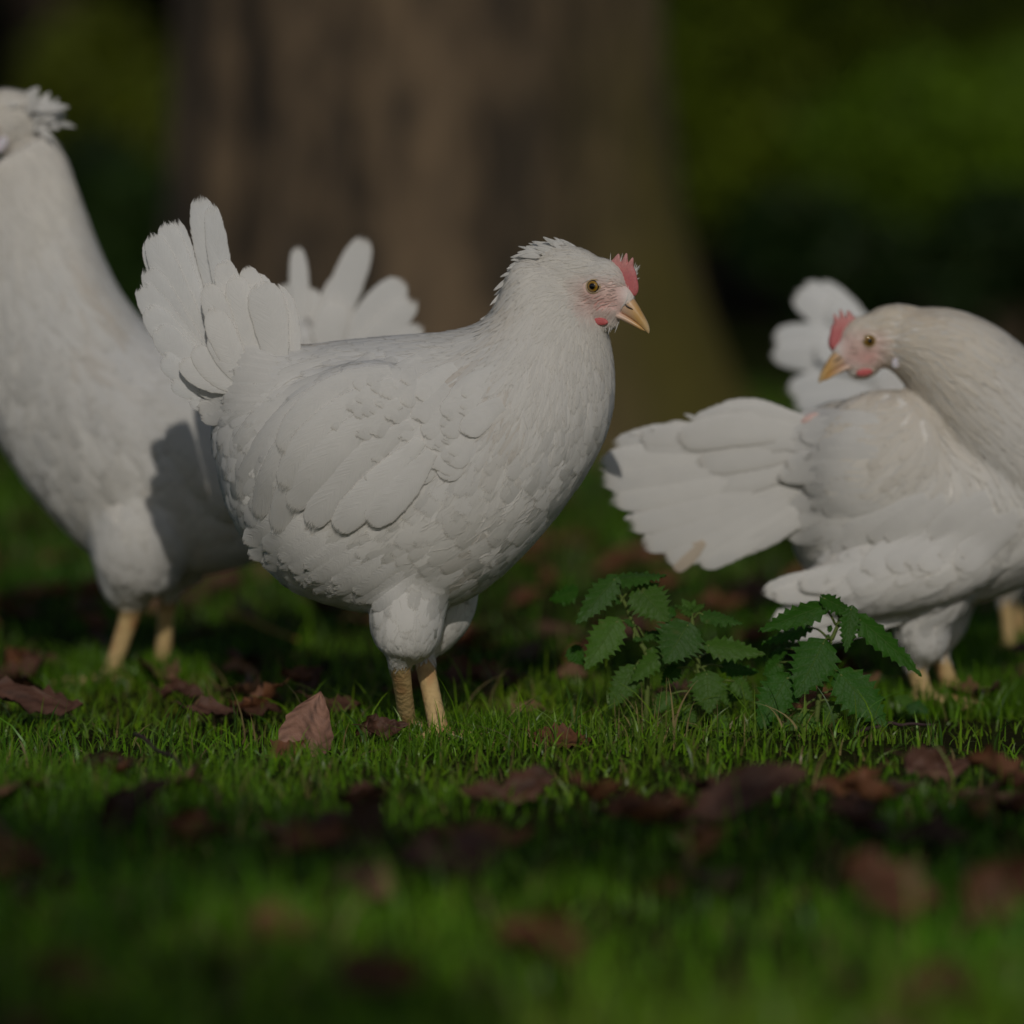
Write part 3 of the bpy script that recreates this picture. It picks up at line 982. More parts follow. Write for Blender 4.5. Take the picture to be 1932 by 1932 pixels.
    for k, (b, c, t, wd, d0, d1) in enumerate(cov):
        d0, d1 = d0 * .5 - 16, d1 * .45 - 4
        cv = [H(*z2(*b), d0 / 1000), H(*z2(*c), (d0 + d1) / 2000), H(*z2(*t), d1 / 1000)]
        hen.add_plume('tail_covert', plume(cv, wd / 1000, None, 14, 9, 0, 0.12, 0.0004, 50 + k, CREAM, 0.07, basew=.6))
    for k in range(30):
        u = random.random()
        x, y = 545 - 60 * u + random.uniform(-15, 15), 655 + 130 * u + random.uniform(-15, 15)
        hen.add_plume('rump_feather', hen.lay(((x, y), (x - 55, y + 5 - 20 * (1 - u)), (x - random.uniform(85, 125), y + random.uniform(-8, 30) - 30 * (1 - u))), random.uniform(.014, .024), 0.001, 0.004, nl=10, seed=1000 + k, tint=CREAM, cup=0.2, basew=.6, ragged=.06))
    for k in range(34):       # loose fluff hanging from the vent and belly
        u = (k + random.random()) / 34
        x, y = 500 + 230 * u + random.uniform(-14, 14), 1000 + 125 * u ** .8 + random.uniform(-34, 14)
        hen.add_plume('belly_feather', hen.lay(((x + 62, y - 34), (x + 20, y + 2), (x - random.uniform(18, 36), y + random.uniform(20, 42))), random.uniform(.020, .030), 0.001, 0.006, nl=10, seed=1100 + k, tint=CREAM, cup=0.3, basew=.6, ragged=.05))
    # wing: long flight feathers first, then rows of coverts over their roots
    fl = [((640, 670), (470, 720), (412, 850), 27), ((650, 690), (490, 745), (428, 905), 26), ((655, 705), (510, 770), (455, 940), 26), ((670, 730), (535, 800), (490, 975), 26), ((690, 760), (565, 840), (525, 1000), 27), 
          ((740, 690), (590, 715), (540, 850), 31), ((750, 715), (600, 770), (540, 915), 31), ((760, 750), (620, 820), (556, 955), 31), ((780, 790), (650, 870), (590, 985), 31), ((800, 820), (700, 915), (640, 990), 30), ((820, 840), (760, 920), (700, 975), 29)]
    for k, (a, b, c, wd) in enumerate(fl):
        hen.add_plume('wing_feather', hen.lay((a, b, c), wd / 1000, 0.001 + 0.0004 * k, 0.0028 + 0.0004 * k, seed=80 + k, tint=CREAM, cup=0.14, ragged=0.02, shaft=0.0006))
    for k in range(46):
        x, y = random.uniform(650, 880), random.uniform(715, 905)
        if y > 930 - (x - 700) * .2: continue
        dx, dy = 46 + random.uniform(-10, 12) - (y - 800) * 0.1, -44 - random.uniform(0, 16)
        hen.add_plume('wing_covert', hen.lay(((x + dx, y + dy), (x + dx * .35, y + dy * .62), (x, y)), random.uniform(0.018, 0.026), 0.0012, 0.0048, nl=10, seed=900 + k, tint=CREAM, cup=0.25, ragged=0.02, shaft=0.0, basew=.6))
    tips = [(640, 805), (632, 850), (655, 892), (700, 915), (748, 900), (795, 905), (840, 900), (690, 770), (684, 815), (705, 858), (752, 862), (800, 862), (845, 860), (735, 745), (735, 785), (760, 822), (808, 820), (850, 818), (790, 745), (795, 782), (845, 775), (880, 810)]
    for k, (x, y) in enumerate(tips):
        x += random.uniform(-6, 6); y += random.uniform(-6, 6)
        row = 0 if k < 7 else 1 if k < 13 else 2 if k < 18 else 3
        dx, dy = 62 + random.uniform(-10, 10) - (y - 800) * 0.12, -58 - random.uniform(0, 14)
        hen.add_plume('wing_covert', hen.lay(((x + dx, y + dy), (x + dx * .35, y + dy * .62), (x, y)), random.uniform(0.021, 0.027), 0.0010 + 0.0003 * row, 0.0044 + 0.0005 * row, nl=10, seed=120 + k, tint=CREAM, cup=0.22, ragged=0.04, shaft=0.0, basew=.6))
    return hen


hen_a = main_hen()


# ================================================================== tall hen at the left edge
def left_hen():
    hen = Hen('tall white hen stretching its neck at the left edge, head cut off by the frame', 250, 1288)
    H = hen.H
    solids = [loft([
        (585, 600, 610, 700, 18), (520, 622, 580, 850, 40), (440, 645, 520, 1020, 66), (350, 650, 430, 1075, 80), (275, 612, 310, 1088, 86), (222, 545, 200, 1062, 82),
        (186, 470, 90, 965, 72), (158, 395, -10, 820, 58), (136, 335, -70, 650, 44), (118, 290, -92, 490, 33), (92, 250, -86, 360, 27)], H, 56, 40)]
    hen.head_frame(-8, 245, -1, 8, 1.0)
    solids += hen.head_solids()
    solids.append(ball(H(400, 830, -0.055), (0.10, 0.036, 0.068), roty(150)))
    solids.append(chain([H(290, 850, -0.03), H(280, 960, -0.036), H(264, 1055, -0.034), H(252, 1105, -0.03), H(252, 1147, -0.026)], [0.010, 0.048, 0.044, 0.029, 0.012], 36, 24))
    solids.append(chain([H(340, 880, 0.035), H(330, 990, 0.035), H(325, 1060, 0.035), H(315, 1100, 0.035), H(312, 1122, 0.033)], [0.01, 0.045, 0.034, 0.022, 0.012]))
    solids += hen.legs([(255, 1140, 212, 1284, -26, 10.5, 9.0), (312, 1118, 300, 1262, 34, 9.5, 8.5)], -1)
    hen.finish_body(solids, 0.0032, hen.skin, 5)
    hen.head_parts(False)
    g = [(60, 175, 1, .0, 26, 4, 3, 8, 1), (110, 215, 1, .25, 32, 4, 3, 9, 1), (20, 165, 1, -.1, 20, 3, 3, 6, 1), (120, 270, .6, .8, 34, 5, 3.6, 4, 1), (0, 280, .6, .8, 16, 3, 2.6, 1.5, 1),
         (-60, 260, 1, .1, 7, 1.4, 2.2, 1, 1), (60, 330, .2, 1, 36, 5, 4, 1.3, 1), (130, 380, .35, .9, 40, 6, 4.5, 1.3, 1), (40, 500, .2, 1, 42, 7, 5, 1.2, .9), (170, 500, .45, .9, 46, 8, 5.5, 1.4, .8), (-60, 600, .0, 1, 26, 14, 7, 1.5, .3),
         (60, 720, .2, 1, 34, 20, 9, 1.4, .1), (60, 930, .5, .85, 34, 20, 10, 1.8, 0), (180, 900, .4, .9, 34, 20, 10, 1.5, 0), (190, 1050, .6, .75, 32, 18, 9, 2, .1), (250, 650, .7, .7, 44, 10, 6.5, 1.4, .5), (360, 690, .95, .3, 42, 12, 7, 1.5, .4),
         (330, 850, .5, .85, 36, 20, 10, 1.5, 0), (430, 1020, .9, .5, 36, 20, 10, 4, .1), (330, 1070, .9, .5, 34, 18, 9, 3, .1), (520, 750, .8, .5, 42, 14, 8, 4, .2), (560, 640, .8, -.6, 38, 16, 8, 4, .1),
         (255, 1090, -.05, 1, 14, 5, 4, 1.2, .8), (250, 1130, -.05, 1, 8, 2.4, 2.6, .8, 1), (320, 1090, 0, 1, 12, 4, 3.5, 1.2, .8)]
    hen.plumage(g, 0.78, 1.15, tint=hen_tint(hen))
    hen.down(g, 6, 18, 1.4, 2.0)
    rr = random.Random(8)
    hen.tuft('crest_feather', [((rr.uniform(-10, 95), rr.uniform(185, 250)), (0, 0), rr.uniform(-22, 16), rr.uniform(-26, 18), rr.uniform(5, 10)) for k in range(0)] + [
        ((b0, b1), (b0 + ln * math.cos(an), b1 - ln * math.sin(an)), rr.uniform(-24, 14), rr.uniform(-28, 18), rr.uniform(6, 11))
        for b0, b1, an, ln in [(rr.uniform(-15, 85), rr.uniform(195, 255), rr.uniform(-.6, 1.2) - 0.0, rr.uniform(42, 66)) for k in range(46)]], 700)
    fan = [((560, 700), (570, 560), (560, 462), 20, -4, 0), ((590, 720), (640, 560), (692, 445), 33, -8, -6), ((600, 740), (690, 600), (765, 525), 36, -14, -18), ((600, 760), (700, 650), (785, 560), 32, -22, -30), ((580, 700), (610, 580), (655, 510), 26, 10, 16),
           ((560, 720), (560, 600), (530, 535), 26, 14, 22), ((610, 790), (720, 700), (800, 610), 28, -26, -36), ((560, 700), (560, 590), (590, 540), 34, 2, 2), ((600, 780), (690, 690), (760, 600), 32, 8, 10), ((580, 740), (620, 640), (640, 560), 34, -16, -20)]
    for k, (b, c, t, wd, d0, d1) in enumerate(fan):
        cv = [H(*b, d0 / 1000), H(*c, (d0 + d1) / 2000), H(*t, d1 / 1000)]
        hen.add_plume('tail_feather', plume(cv, wd / 1000, None, 14, 7, 0, 0.15, 0.001, 200 + k, CREAM, 0.04))
    for k in range(9):
        a = (300 + 14 * k, 740 + 22 * k)
        hen.add_plume('wing_feather', hen.lay((a, (a[0] + 110, a[1] + 60), (a[0] + 170 - 6 * k, a[1] + 150 - 6 * k)), 0.03, 0.001, 0.003, seed=230 + k, tint=CREAM, cup=0.15))
    for k in range(18):       # belly feathers falling over the thigh
        x, y = 255 + random.uniform(-52, 58), 1040 + random.uniform(-22, 26)
        hen.add_plume('thigh_feather', hen.lay(((x + -8, y - 40), (x + -3, y - 8), (x - -6, y + random.uniform(22, 40))), random.uniform(.016, .024), 0.0008, 0.004, nl=10, seed=1340 + k, tint=CREAM, cup=0.3, basew=.6, ragged=.05))
    return hen


left_hen()


# ================================================================== preening hen at the right
def right_hen():
    hen = Hen('white hen at the right turning its head back over its fanned tail to preen', 1745, 1328)
    H = hen.H
    solids = [loft([(1508, 800, 1500, 930, 22), (1550, 765, 1500, 1040, 52), (1640, 752, 1590, 1130, 80), (1740, 752, 1740, 1150, 90), (1850, 775, 1880, 1125, 88), (1950, 800, 2000, 1060, 74), (2030, 870, 2060, 970, 34)], H, 48, 40),
              loft([(2040, 800, 1980, 1060, 66, -14), (1985, 715, 1915, 1030, 68, -22), (1925, 655, 1845, 960, 60, -30), (1865, 612, 1785, 870, 50, -36), (1800, 585, 1730, 770, 39, -40), (1745, 580, 1695, 715, 30, -42), (1700, 585, 1670, 690, 24, -42)], H, 40, 36)]
    hen.head_frame(1668, 647, -1, 8, 0.96, -0.042)
    solids += hen.head_solids()
    solids.append(ball(H(1665, 880, -0.045), (0.075, 0.045, 0.072)))
    solids.append(ball(H(1690, 1070, -0.06), (0.10, 0.04, 0.036), roty(12)))
    solids.append(chain([H(1760, 980, -0.03), H(1748, 1090, -0.034), H(1735, 1165, -0.034), H(1732, 1205, -0.034), H(1722, 1240, -0.03)], [0.01, 0.040, 0.027, 0.024, 0.012]))
    solids.append(chain([H(1795, 980, 0.035), H(1790, 1080, 0.035), H(1785, 1150, 0.035), H(1780, 1195, 0.035), H(1772, 1232, 0.033)], [0.01, 0.038, 0.027, 0.021, 0.012]))
    solids += hen.legs([(1718, 1238, 1738, 1332, -30, 10.5, 9.6), (1772, 1232, 1805, 1322, 33, 9.5, 8.8)], 1)
    hen.finish_body(solids, 0.0030, hen.skin, 5)
    hen.head_parts(False)
    g = [(1640, 592, 1, -.2, 12, 2, 2.0, 2.5, 1), (1700, 580, 1, -.05, 20, 3, 2.6, 2, 1), (1600, 625, .7, -.8, 8, 1.4, 1.8, 2, 1), (1610, 670, 1, .1, 4, .8, 2.2, .8, 1), (1650, 610, 1, 0, 8, 1.6, 2, 1, 1), (1690, 650, 1, .2, 16, 2.6, 2.6, 1.3, 1), (1660, 690, .6, .8, 10, 1.6, 2, 2, 1),
         (1760, 620, .9, .4, 32, 4.5, 3.6, 1.3, 1), (1740, 720, .7, .75, 32, 4.5, 3.6, 1.5, 1), (1850, 680, .8, .6, 40, 6, 4.5, 1.4, .9), (1830, 820, .7, .75, 42, 7, 5, 1.5, .9), (1920, 760, .7, .75, 44, 9, 6, 1.5, .7), (1930, 960, .3, 1, 36, 18, 9, 2, .2),
         (1660, 780, -.9, .5, 40, 14, 7, 2, .4), (1600, 850, -.8, .6, 40, 16, 8, 2.5, .3), (1680, 930, -.7, .7, 40, 18, 9, 2, .2), (1540, 940, -.9, .5, 44, 16, 8, 5, .3), (1600, 1060, -.95, .4, 44, 18, 9, 4, .2), (1750, 1060, -.85, .55, 46, 14, 8, 4.5, .4), (1850, 1080, -.85, .5, 46, 13, 8, 6, .4), (1750, 1140, -.95, .3, 42, 14, 8, 5, .3), (1900, 1060, -.8, .5, 40, 14, 8, 5, .3), (1520, 800, -1, .2, 34, 14, 8, 2.5, .2),
         (1730, 1180, 0, 1, 14, 5, 4, 1.2, .7), (1725, 1230, .0, 1, 8, 2.4, 2.6, .8, 1), (1780, 1200, 0, 1, 12, 4, 3.5, 1.2, .8)]
    hen.plumage(g, 0.78, 1.15, tint=hen_tint(hen, 1.3))
    DIRT = np.array([0.74, 0.64, 0.52])
    fan = [((1540, 830), (1330, 815), (1150, 842), 36, 0, 4), ((1540, 850), (1330, 850), (1122, 872), 38, -6, -8), ((1540, 860), (1330, 880), (1128, 905), 36, -10, -14), ((1540, 870), (1340, 910), (1145, 942), 34, -14, -20), ((1540, 880), (1340, 950), (1178, 985), 34, -18, -26),
           ((1540, 890), (1360, 980), (1205, 1022), 34, -22, -30), ((1540, 900), (1370, 1000), (1248, 1048), 34, -24, -34), ((1550, 920), (1400, 1000), (1308, 1058), 34, -26, -36), ((1560, 930), (1450, 980), (1370, 1030), 34, -28, -38), ((1325, 1015), (1300, 1035), (1268, 1070), 16, -20, -36)]
    for k, (b, c, t, wd, d0, d1) in enumerate(fan):
        d0, d1 = d0 * .4 - 35, d1 * .4 - 26
        cv = [H(*b, d0 / 1000), H(*c, (d0 + d1) / 2000), H(*t, d1 / 1000)]
        o = hen.add_plume('tail_feather', plume(cv, wd / 1000, None, 16, 7, 0, 0.16, 0.001, 300 + k, DIRT if k == 9 else CREAM, 0.05))
        if k == 9: o['label'] = 'brown stained lowest tail feather'
    cov = [
           ((1530, 800), (1420, 765), (1300, 800), 30, -4, -6), ((1530, 815), (1400, 785), (1270, 830), 34, -16, -20), ((1530, 810), (1430, 760), (1350, 775), 26, 6, 10), ((1540, 840), (1420, 840), (1310, 870), 34, -26, -32), ((1545, 860), (1430, 880), (1320, 920), 34, -32, -40), ((1550, 880), (1450, 920), (1350, 970), 34, -36, -46), ((1520, 830), (1450, 810), (1380, 830), 30, -34, -40), ((1540, 870), (1460, 890), (1400, 920), 30, -40, -48)]
    for k, (b, c, t, wd, d0, d1) in enumerate(cov):
        d0, d1 = -44 + d0 * .12, -30 + d1 * .14
        cv = [H(*b, d0 / 1000), H(*c, (d0 + d1) / 2000), H(*t, d1 / 1000)]
        hen.add_plume('tail_covert', plume(cv, wd / 1000, None, 14, 9, 0, 0.1, 0.0003, 330 + k, CREAM, 0.05))
    for k in range(26):
        u, v = random.random(), random.random()
        tx = 1480 - 290 * u; ty = 835 + (v - .5) * (60 + 170 * u) + 75 * u
        bx, by = tx + 120, ty - (ty - 850) * .38
        d = -40 + 12 * u
        hen.add_plume('tail_covert', plume([H(bx, by, (d - 4) / 1000), H((tx + bx) / 2, (ty + by) / 2 - 6, (d - 3) / 1000), H(tx, ty, d / 1000)], random.uniform(.018, .030), None, 12, 7, 0, 0.15, 0.0002, 450 + k, CREAM * random.uniform(.96, 1), 0.07, basew=.6))
    prim = [((1760, 1050), (1560, 1075), (1424, 1102), 26, -70, -84), ((1770, 1065), (1580, 1090), (1440, 1108), 24, -70, -88), ((1770, 1090), (1580, 1120), (1442, 1160), 32, -62, -80), ((1790, 1100), (1600, 1140), (1465, 1182), 28, -58, -76), ((1800, 1110), (1640, 1150), (1510, 1186), 28, -54, -72), ((1720, 1040), (1600, 1070), (1490, 1085), 26, -70, -92)]
    for k, (b, c, t, wd, d0, d1) in enumerate(prim):
        cv = [H(*b, d0 / 1000), H(*c, (d0 + d1) / 2000), H(*t, d1 / 1000)]
        hen.add_plume('wing_feather', plume(cv, wd / 1000, None, 14, 7, 0, 0.2, 0.001, 350 + k, CREAM, 0.02))
    for k in range(12):
        x, y = 1560 + 22 * k + random.uniform(-14, 14), 985 + random.uniform(-30, 40)
        hen.add_plume('wing_covert', hen.lay(((x + 110, y - 40), (x + 50, y - 10), (x, y + 40)), 0.03, 0.002, 0.004, nl=10, seed=370 + k, tint=CREAM, cup=0.2, basew=.6))
    for k in range(24):
        x, y = 1610 + random.uniform(-30, 40), 785 + 9 * k + random.uniform(-8, 8)
        hen.add_plume('rump_feather', hen.lay(((x, y), (x - 60, y - 6), (x - random.uniform(100, 150), y + random.uniform(-6, 16))), random.uniform(.018, .028), 0.001, 0.003, nl=10, seed=420 + k, tint=CREAM, cup=0.15, basew=.6, ragged=.05))
    hen.down(g, 6, 18, 1.4, 2.0)
    rq = random.Random(21)
    wisps = []
    for k in range(60):
        u = rq.random() * .8
        x = 1500 - 370 * u; y0, y1 = 790 - 25 * math.sin(u * 3) + 60 * u, 985 + 60 * math.sin(u * 2.6) - 95 * u
        top = rq.random() < .45
        y = (y0 if top else y1) + rq.uniform(-6, 6)
        wisps.append(((x, y), (x - rq.uniform(18, 42), y + (rq.uniform(-16, 2) if top else rq.uniform(-2, 18))), -24, -26 + rq.uniform(-6, 6), rq.uniform(3, 7)))
    hen.tuft('fluff_feather', wisps, 1400)
    # bare pink skin at the root of the tail
    v, q, t = ball(H(1522, 786, -0.04), (0.010, 0.006, 0.0045), roty(25))
    obj('oil_gland', mesh_np('oil_gland', v, [q, t], M_BODY, col=np.tile([0.74, 0.52, 0.47], (len(v), 1))), hen.root)
    return hen


right_hen()


# ================================================================== hen behind the preening one
def back_hen():
    hen = Hen('white hen mostly hidden behind the preening hen, only its raised tail showing', 1900, 1236)
    H = hen.H
    k = 0.74
    m = lambda x, y: (1905 + (x - 785) * k, 1236 + (y - 1395) * k)

    def st(s): return (*m(s[0], s[1]), *m(s[2], s[3]), s[4] * 0.88)
    solids = [loft([st(s) for s in [(440, 610, 405, 730, 18), (500, 628, 425, 850, 38), (560, 652, 462, 960, 62), (650, 643, 560, 1070, 80), (750, 634, 700, 1112, 88), (840, 628, 850, 1112, 86), (895, 616, 972, 1035, 78), (922, 597, 1070, 925, 64), (938, 575, 1132, 820, 50), (950, 548, 1150, 735, 40), (962, 520, 1148, 670, 31), (985, 495, 1140, 630, 25)]], H, 40, 32)]
    hx, hy = m(1085, 548)
    hen.head_frame(hx, hy, 1, 10, 0.88)
    solids += hen.head_solids()
    a, b = m(765, 1235), m(800, 1235)
    solids.append(chain([H(*m(760, 1080), -0.03), H(*m(772, 1150), -0.03), H(a[0], a[1], -0.026)], [0.044, 0.032, 0.012]))
    solids.append(chain([H(*m(815, 1070), 0.04), H(*m(820, 1140), 0.038), H(b[0], b[1], 0.034)], [0.04, 0.028, 0.012]))
    solids += hen.legs([(a[0], a[1], a[0] + 10, 1234, -26, 8.4, 7.6), (b[0], b[1], b[0] + 24, 1230, 34, 8, 7.6)], 1)
    hen.finish_body(solids, 0.0040, hen.skin, 4)
    hen.head_parts(False)
    g = [(1085, 465, -1, 0, 16, 3, 3, 3, 1), (965, 515, -.8, .6, 26, 4, 4, 5, 1), (1150, 560, -1, .1, 5, 1, 3, 1, 1), (1040, 700, -.3, 1, 36, 6, 5, 1.5, 1), (1140, 760, 0, 1, 28, 18, 9, 1.5, .1), (1000, 980, -.7, .7, 32, 20, 10, 2, 0), (760, 1080, -.95, .3, 36, 22, 10, 3, 0), (560, 1070, -.9, .3, 36, 20, 10, 5, .1), (450, 880, -.6, .8, 38, 16, 9, 5, .2), (700, 650, -1, .1, 40, 14, 8, 1.4, .2), (500, 640, -.8, -.4, 40, 16, 8, 4, .1), (700, 820, -.55, .85, 36, 20, 10, 1.4, 0), (780, 1190, 0, 1, 14, 4, 4, 1, .8)]
    hen.plumage([(*m(q[0], q[1]), *q[2:]) for q in g], 0.72, 1.1, tint=hen_tint(hen))
    fan = [((1670, 690), (1580, 600), (1496, 552), 34, 0, 0), ((1670, 680), (1600, 590), (1515, 536), 30, 8, 12), ((1680, 690), (1620, 590), (1548, 533), 24, 14, 20), ((1670, 700), (1570, 620), (1452, 640), 34, -10, -14), ((1670, 720), (1580, 660), (1448, 668), 34, -16, -22), ((1680, 740), (1600, 700), (1478, 735), 32, -20, -28), ((1690, 760), (1620, 740), (1490, 762), 28, -24, -30), ((1690, 700), (1620, 610), (1560, 570), 34, -6, -8), ((1680, 720), (1600, 660), (1530, 650), 36, -26, -34)]
    for i, (b, c, t, wd, d0, d1) in enumerate(fan):
        cv = [H(*b, d0 / 1000), H(*c, (d0 + d1) / 2000), H(*t, d1 / 1000)]
        hen.add_plume('tail_feather', plume(cv, wd / 1000, None, 14, 7, 0, 0.2, 0.001, 400 + i, COOL, 0.05))
    return hen


back_hen()


# ================================================================== ground
def ground_z(x, y):
    near = np.exp(-((y - 3.4) / 2.5) ** 2)
    z = 0.004 * np.sin(x * 9 + 1.3) * np.cos(y * 7) + 0.003 * np.sin(x * 23 + y * 17)
    mound = 0.012 * np.exp(-(((x - 0.25) / 0.16) ** 2 + ((y - 3.42) / 0.13) ** 2))
    return z * near + mound


def build_ground():
    xs = np.concatenate([-np.geomspace(80, 1.6, 24), np.linspace(-1.5, 1.5, 90), np.geomspace(1.6, 80, 24)])
    ys = np.concatenate([-np.geomspace(60, 1, 12), np.linspace(-0.8, 8, 150), np.geomspace(8.2, 120, 40)])
    X, Y = np.meshgrid(xs, ys)
    Z = ground_z(X, Y)
    V = np.stack([X, Y, Z], -1).reshape(-1, 3)
    m, t, b = new_mat('turf_soil')
    L = t.links
    tc = N(t, 'ShaderNodeTexCoord')
    n1 = N(t, 'ShaderNodeTexNoise', Scale=2.2, Detail=6.0)
    n2 = N(t, 'ShaderNodeTexNoise', Scale=55.0, Detail=6.0)
    L.new(tc.outputs['Object'], n1.inputs['Vector']); L.new(tc.outputs['Object'], n2.inputs['Vector'])
    r = N(t, 'ShaderNodeValToRGB')
    L.new(mathn(t, 'ADD', mathn(t, 'MULTIPLY', n1.outputs['Fac'], 0.6), mathn(t, 'MULTIPLY', n2.outputs['Fac'], 0.4)), r.inputs[0])
    e = r.color_ramp.elements
    e[0].position = 0.36; e[0].color = (0.020, 0.016, 0.007, 1)
    e[1].position = 0.62; e[1].color = (0.030, 0.065, 0.006, 1)
    q = e.new(0.5); q.color = (0.022, 0.024, 0.006, 1)
    L.new(r.outputs[0], b.inputs['Base Color'])
    b.inputs['Roughness'].default_value = 1.0
    b.inputs['Specular IOR Level'].default_value = 0.03
    bp = N(t, 'ShaderNodeBump', Strength=0.8, Distance=0.01)
    L.new(n2.outputs['Fac'], bp.inputs['Height']); L.new(bp.outputs[0], b.inputs['Normal'])
    o = obj('ground', mesh_np('ground', V, grid_faces(len(ys), len(xs)), m))
    prop(o, kind='structure')


build_ground()


def blades(x, y, h, wd, lean, az, col, rows=5):
    """curved grass blades as narrow tapering strips"""
    n = len(x)
    t = np.linspace(0, 1, rows)
    z0 = ground_z(x, y) - 0.002
    face = RNG.uniform(0, math.pi, n)
    dx, dy = np.cos(az), np.sin(az)
    V = np.empty((n, rows, 2, 3))
    for r, tt in enumerate(t):
        off = lean * h * tt ** 2
        px, py = x + dx * off, y + dy * off
        pz = z0 + h * (tt - 0.45 * np.minimum(lean, 1.6) * tt ** 2.4 * 0.6)
        w_ = wd * (1 - tt ** 1.8) * 0.5 + 0.00008
        V[:, r, 0] = np.stack([px - np.cos(face) * w_, py - np.sin(face) * w_, pz], -1)
        V[:, r, 1] = np.stack([px + np.cos(face) * w_, py + np.sin(face) * w_, pz + w_ * 0.3], -1)
    f = (grid_faces(rows, 2)[None] + (np.arange(n) * rows * 2)[:, None, None]).reshape(-1, 4)
    c = np.repeat(col, rows * 2, 0)
    return V.reshape(-1, 3), f, c


def build_grass():
    parts = []

    def zone(y0, y1, dens, hmin, hmax, wmin, wmax, marg=0.22, bright=1.0, yel=0.35):
        xm = 0.1245 * y1 + marg
        n = int((y1 - y0) * 2 * xm * dens)
        y = RNG.uniform(y0, y1, n); x = RNG.uniform(-xm, xm, n)
        k = np.abs(x) < 0.1245 * y + marg
        cl = noise3(np.stack([x * 9, y * 9, 0 * x], -1), 31)
        k &= RNG.random(n) < 0.58 + 0.55 * cl
        x, y, cl = x[k], y[k], cl[k]
        n = len(x)
        h = RNG.uniform(hmin, hmax, n) * (1 + 0.3 * cl)
        tall = RNG.random(n) < 0.07
        h[tall] *= RNG.uniform(1.4, 2.6, tall.sum())
        c = np.array([0.088, 0.215, 0.006])[None] * RNG.uniform(0.5, 1.6, n)[:, None]
        c = c + np.clip(noise3(np.stack([x * 4, y * 4, 0 * x], -1), 5), -1, 1)[:, None] * np.array([0.030, 0.016, 0.0])
        c = np.clip(c, 0.012, 1)
        dry = RNG.random(n) < 0.075
        c[dry] = np.array([0.26, 0.20, 0.08]) * RNG.uniform(0.6, 1.3, dry.sum())[:, None]
        lean = np.abs(RNG.normal(0.5, 0.55, n))
        c[~dry] = c[~dry] + yel * RNG.random((~dry).sum())[:, None] * np.array([0.07, 0.045, 0.004])
        parts.append(blades(x, y, h, RNG.uniform(wmin, wmax, n), lean, RNG.uniform(0, 2 * math.pi, n), c * bright))

    zone(1.55, 2.75, 24000, 0.018, 0.040, 0.0014, 0.0030, bright=1.5, yel=0.6)
    zone(2.75, 3.15, 20000, 0.012, 0.030, 0.0011, 0.0024)
    zone(3.15, 3.95, 21000, 0.009, 0.026, 0.0010, 0.0025, bright=1.12, yel=1.0)
    zone(3.95, 5.2, 6000, 0.014, 0.034, 0.0013, 0.0024)
    zone(5.2, 10.0, 1700, 0.02, 0.05, 0.002, 0.004, 0.5)
    for hen_ in HENS:                       # longer grass closing over the toes
        for a_, b_, r_ in hen_.shanks:
            n = 850
            rr_, aa_ = 0.085 * RNG.random(n) ** .6, RNG.uniform(0, 2 * math.pi, n)
            fx = hen_.g.x + b_[0] + 0.012 * hen_.face + rr_ * np.cos(aa_) * 1.15; fy = hen_.g.y + b_[1] + rr_ * np.sin(aa_)
            k = np.hypot(fx - hen_.g.x - b_[0], fy - hen_.g.y - b_[1]) > 0.012
            fx, fy = fx[k], fy[k]; n = len(fx)
            c = np.array([0.10, 0.215, 0.010])[None] * RNG.uniform(0.5, 1.5, n)[:, None]
            parts.append(blades(fx, fy, RNG.uniform(0.012, 0.036 if hen_ is not hen_a else 0.024, n), RNG.uniform(.0012, .0026, n), np.abs(RNG.normal(.4, .4, n)), RNG.uniform(0, 6.28, n), c))
    V, Fc, C, n = [], [], [], 0
    for v, f, c in parts:
        V.append(v); Fc.append(f + n); C.append(c); n += len(v)
    o = obj('grass', mesh_np('grass', np.vstack(V), np.vstack(Fc), M_GRASS, col=np.vstack(C)))
    prop(o, 'short green lawn grass with scattered straw coloured blades', 'grass', kind='stuff')


build_grass()

# long single blades that stand out of the turf round the nettles and the legs
def tall_blades():
    spec = [(1008, 1330, 1165, 1440, .9), (1130, 1250, 1170, 1400, .3), (985, 1345, 1160, 1370, 1.4)]
    n = 90
    px = RNG.uniform(950, 1900, n); py = RNG.uniform(1330, 1440, n)
    px[:30] = RNG.uniform(20, 950, 30); py[:30] = RNG.uniform(1310, 1430, 30)
    g = np.array([G(a, b) for a, b in zip(px, py)])
    h = RNG.uniform(0.03, 0.062, n)
    c = np.array([0.06, 0.14, 0.02])[None] * RNG.uniform(0.6, 1.5, n)[:, None]
    dry = RNG.random(n) < 0.2
    c[dry] = np.array([0.30, 0.23, 0.10])
    m = 230
    qx = np.clip(RNG.normal(1240, 170, m), 930, 1640); qy = RNG.uniform(1352, 1452, m)
    g = np.vstack([g, [G(a, b) for a, b in zip(qx, qy)]])
    h = np.concatenate([h, RNG.uniform(0.022, 0.052, m)])
    c2 = np.array([0.15, 0.25, 0.03])[None] * RNG.uniform(0.6, 1.35, m)[:, None]
    dr = RNG.random(m) < 0.25
    c2[dr] = np.array([0.36, 0.29, 0.12]) * RNG.uniform(.6, 1.2, dr.sum())[:, None]
    c = np.vstack([c, c2]); n = n + m
    V, f, C = blades(g[:, 0], g[:, 1], h, RNG.uniform(0.0012, 0.0026, n), np.abs(RNG.normal(.5, .5, n)), RNG.uniform(0, 6.28, n), c, 8)
    o = obj('tall_grass', mesh_np('tall_grass', V, f, M_GRASS, col=C))
    prop(o, 'taller loose grass blades standing above the lawn', 'grass', kind='stuff')


tall_blades()


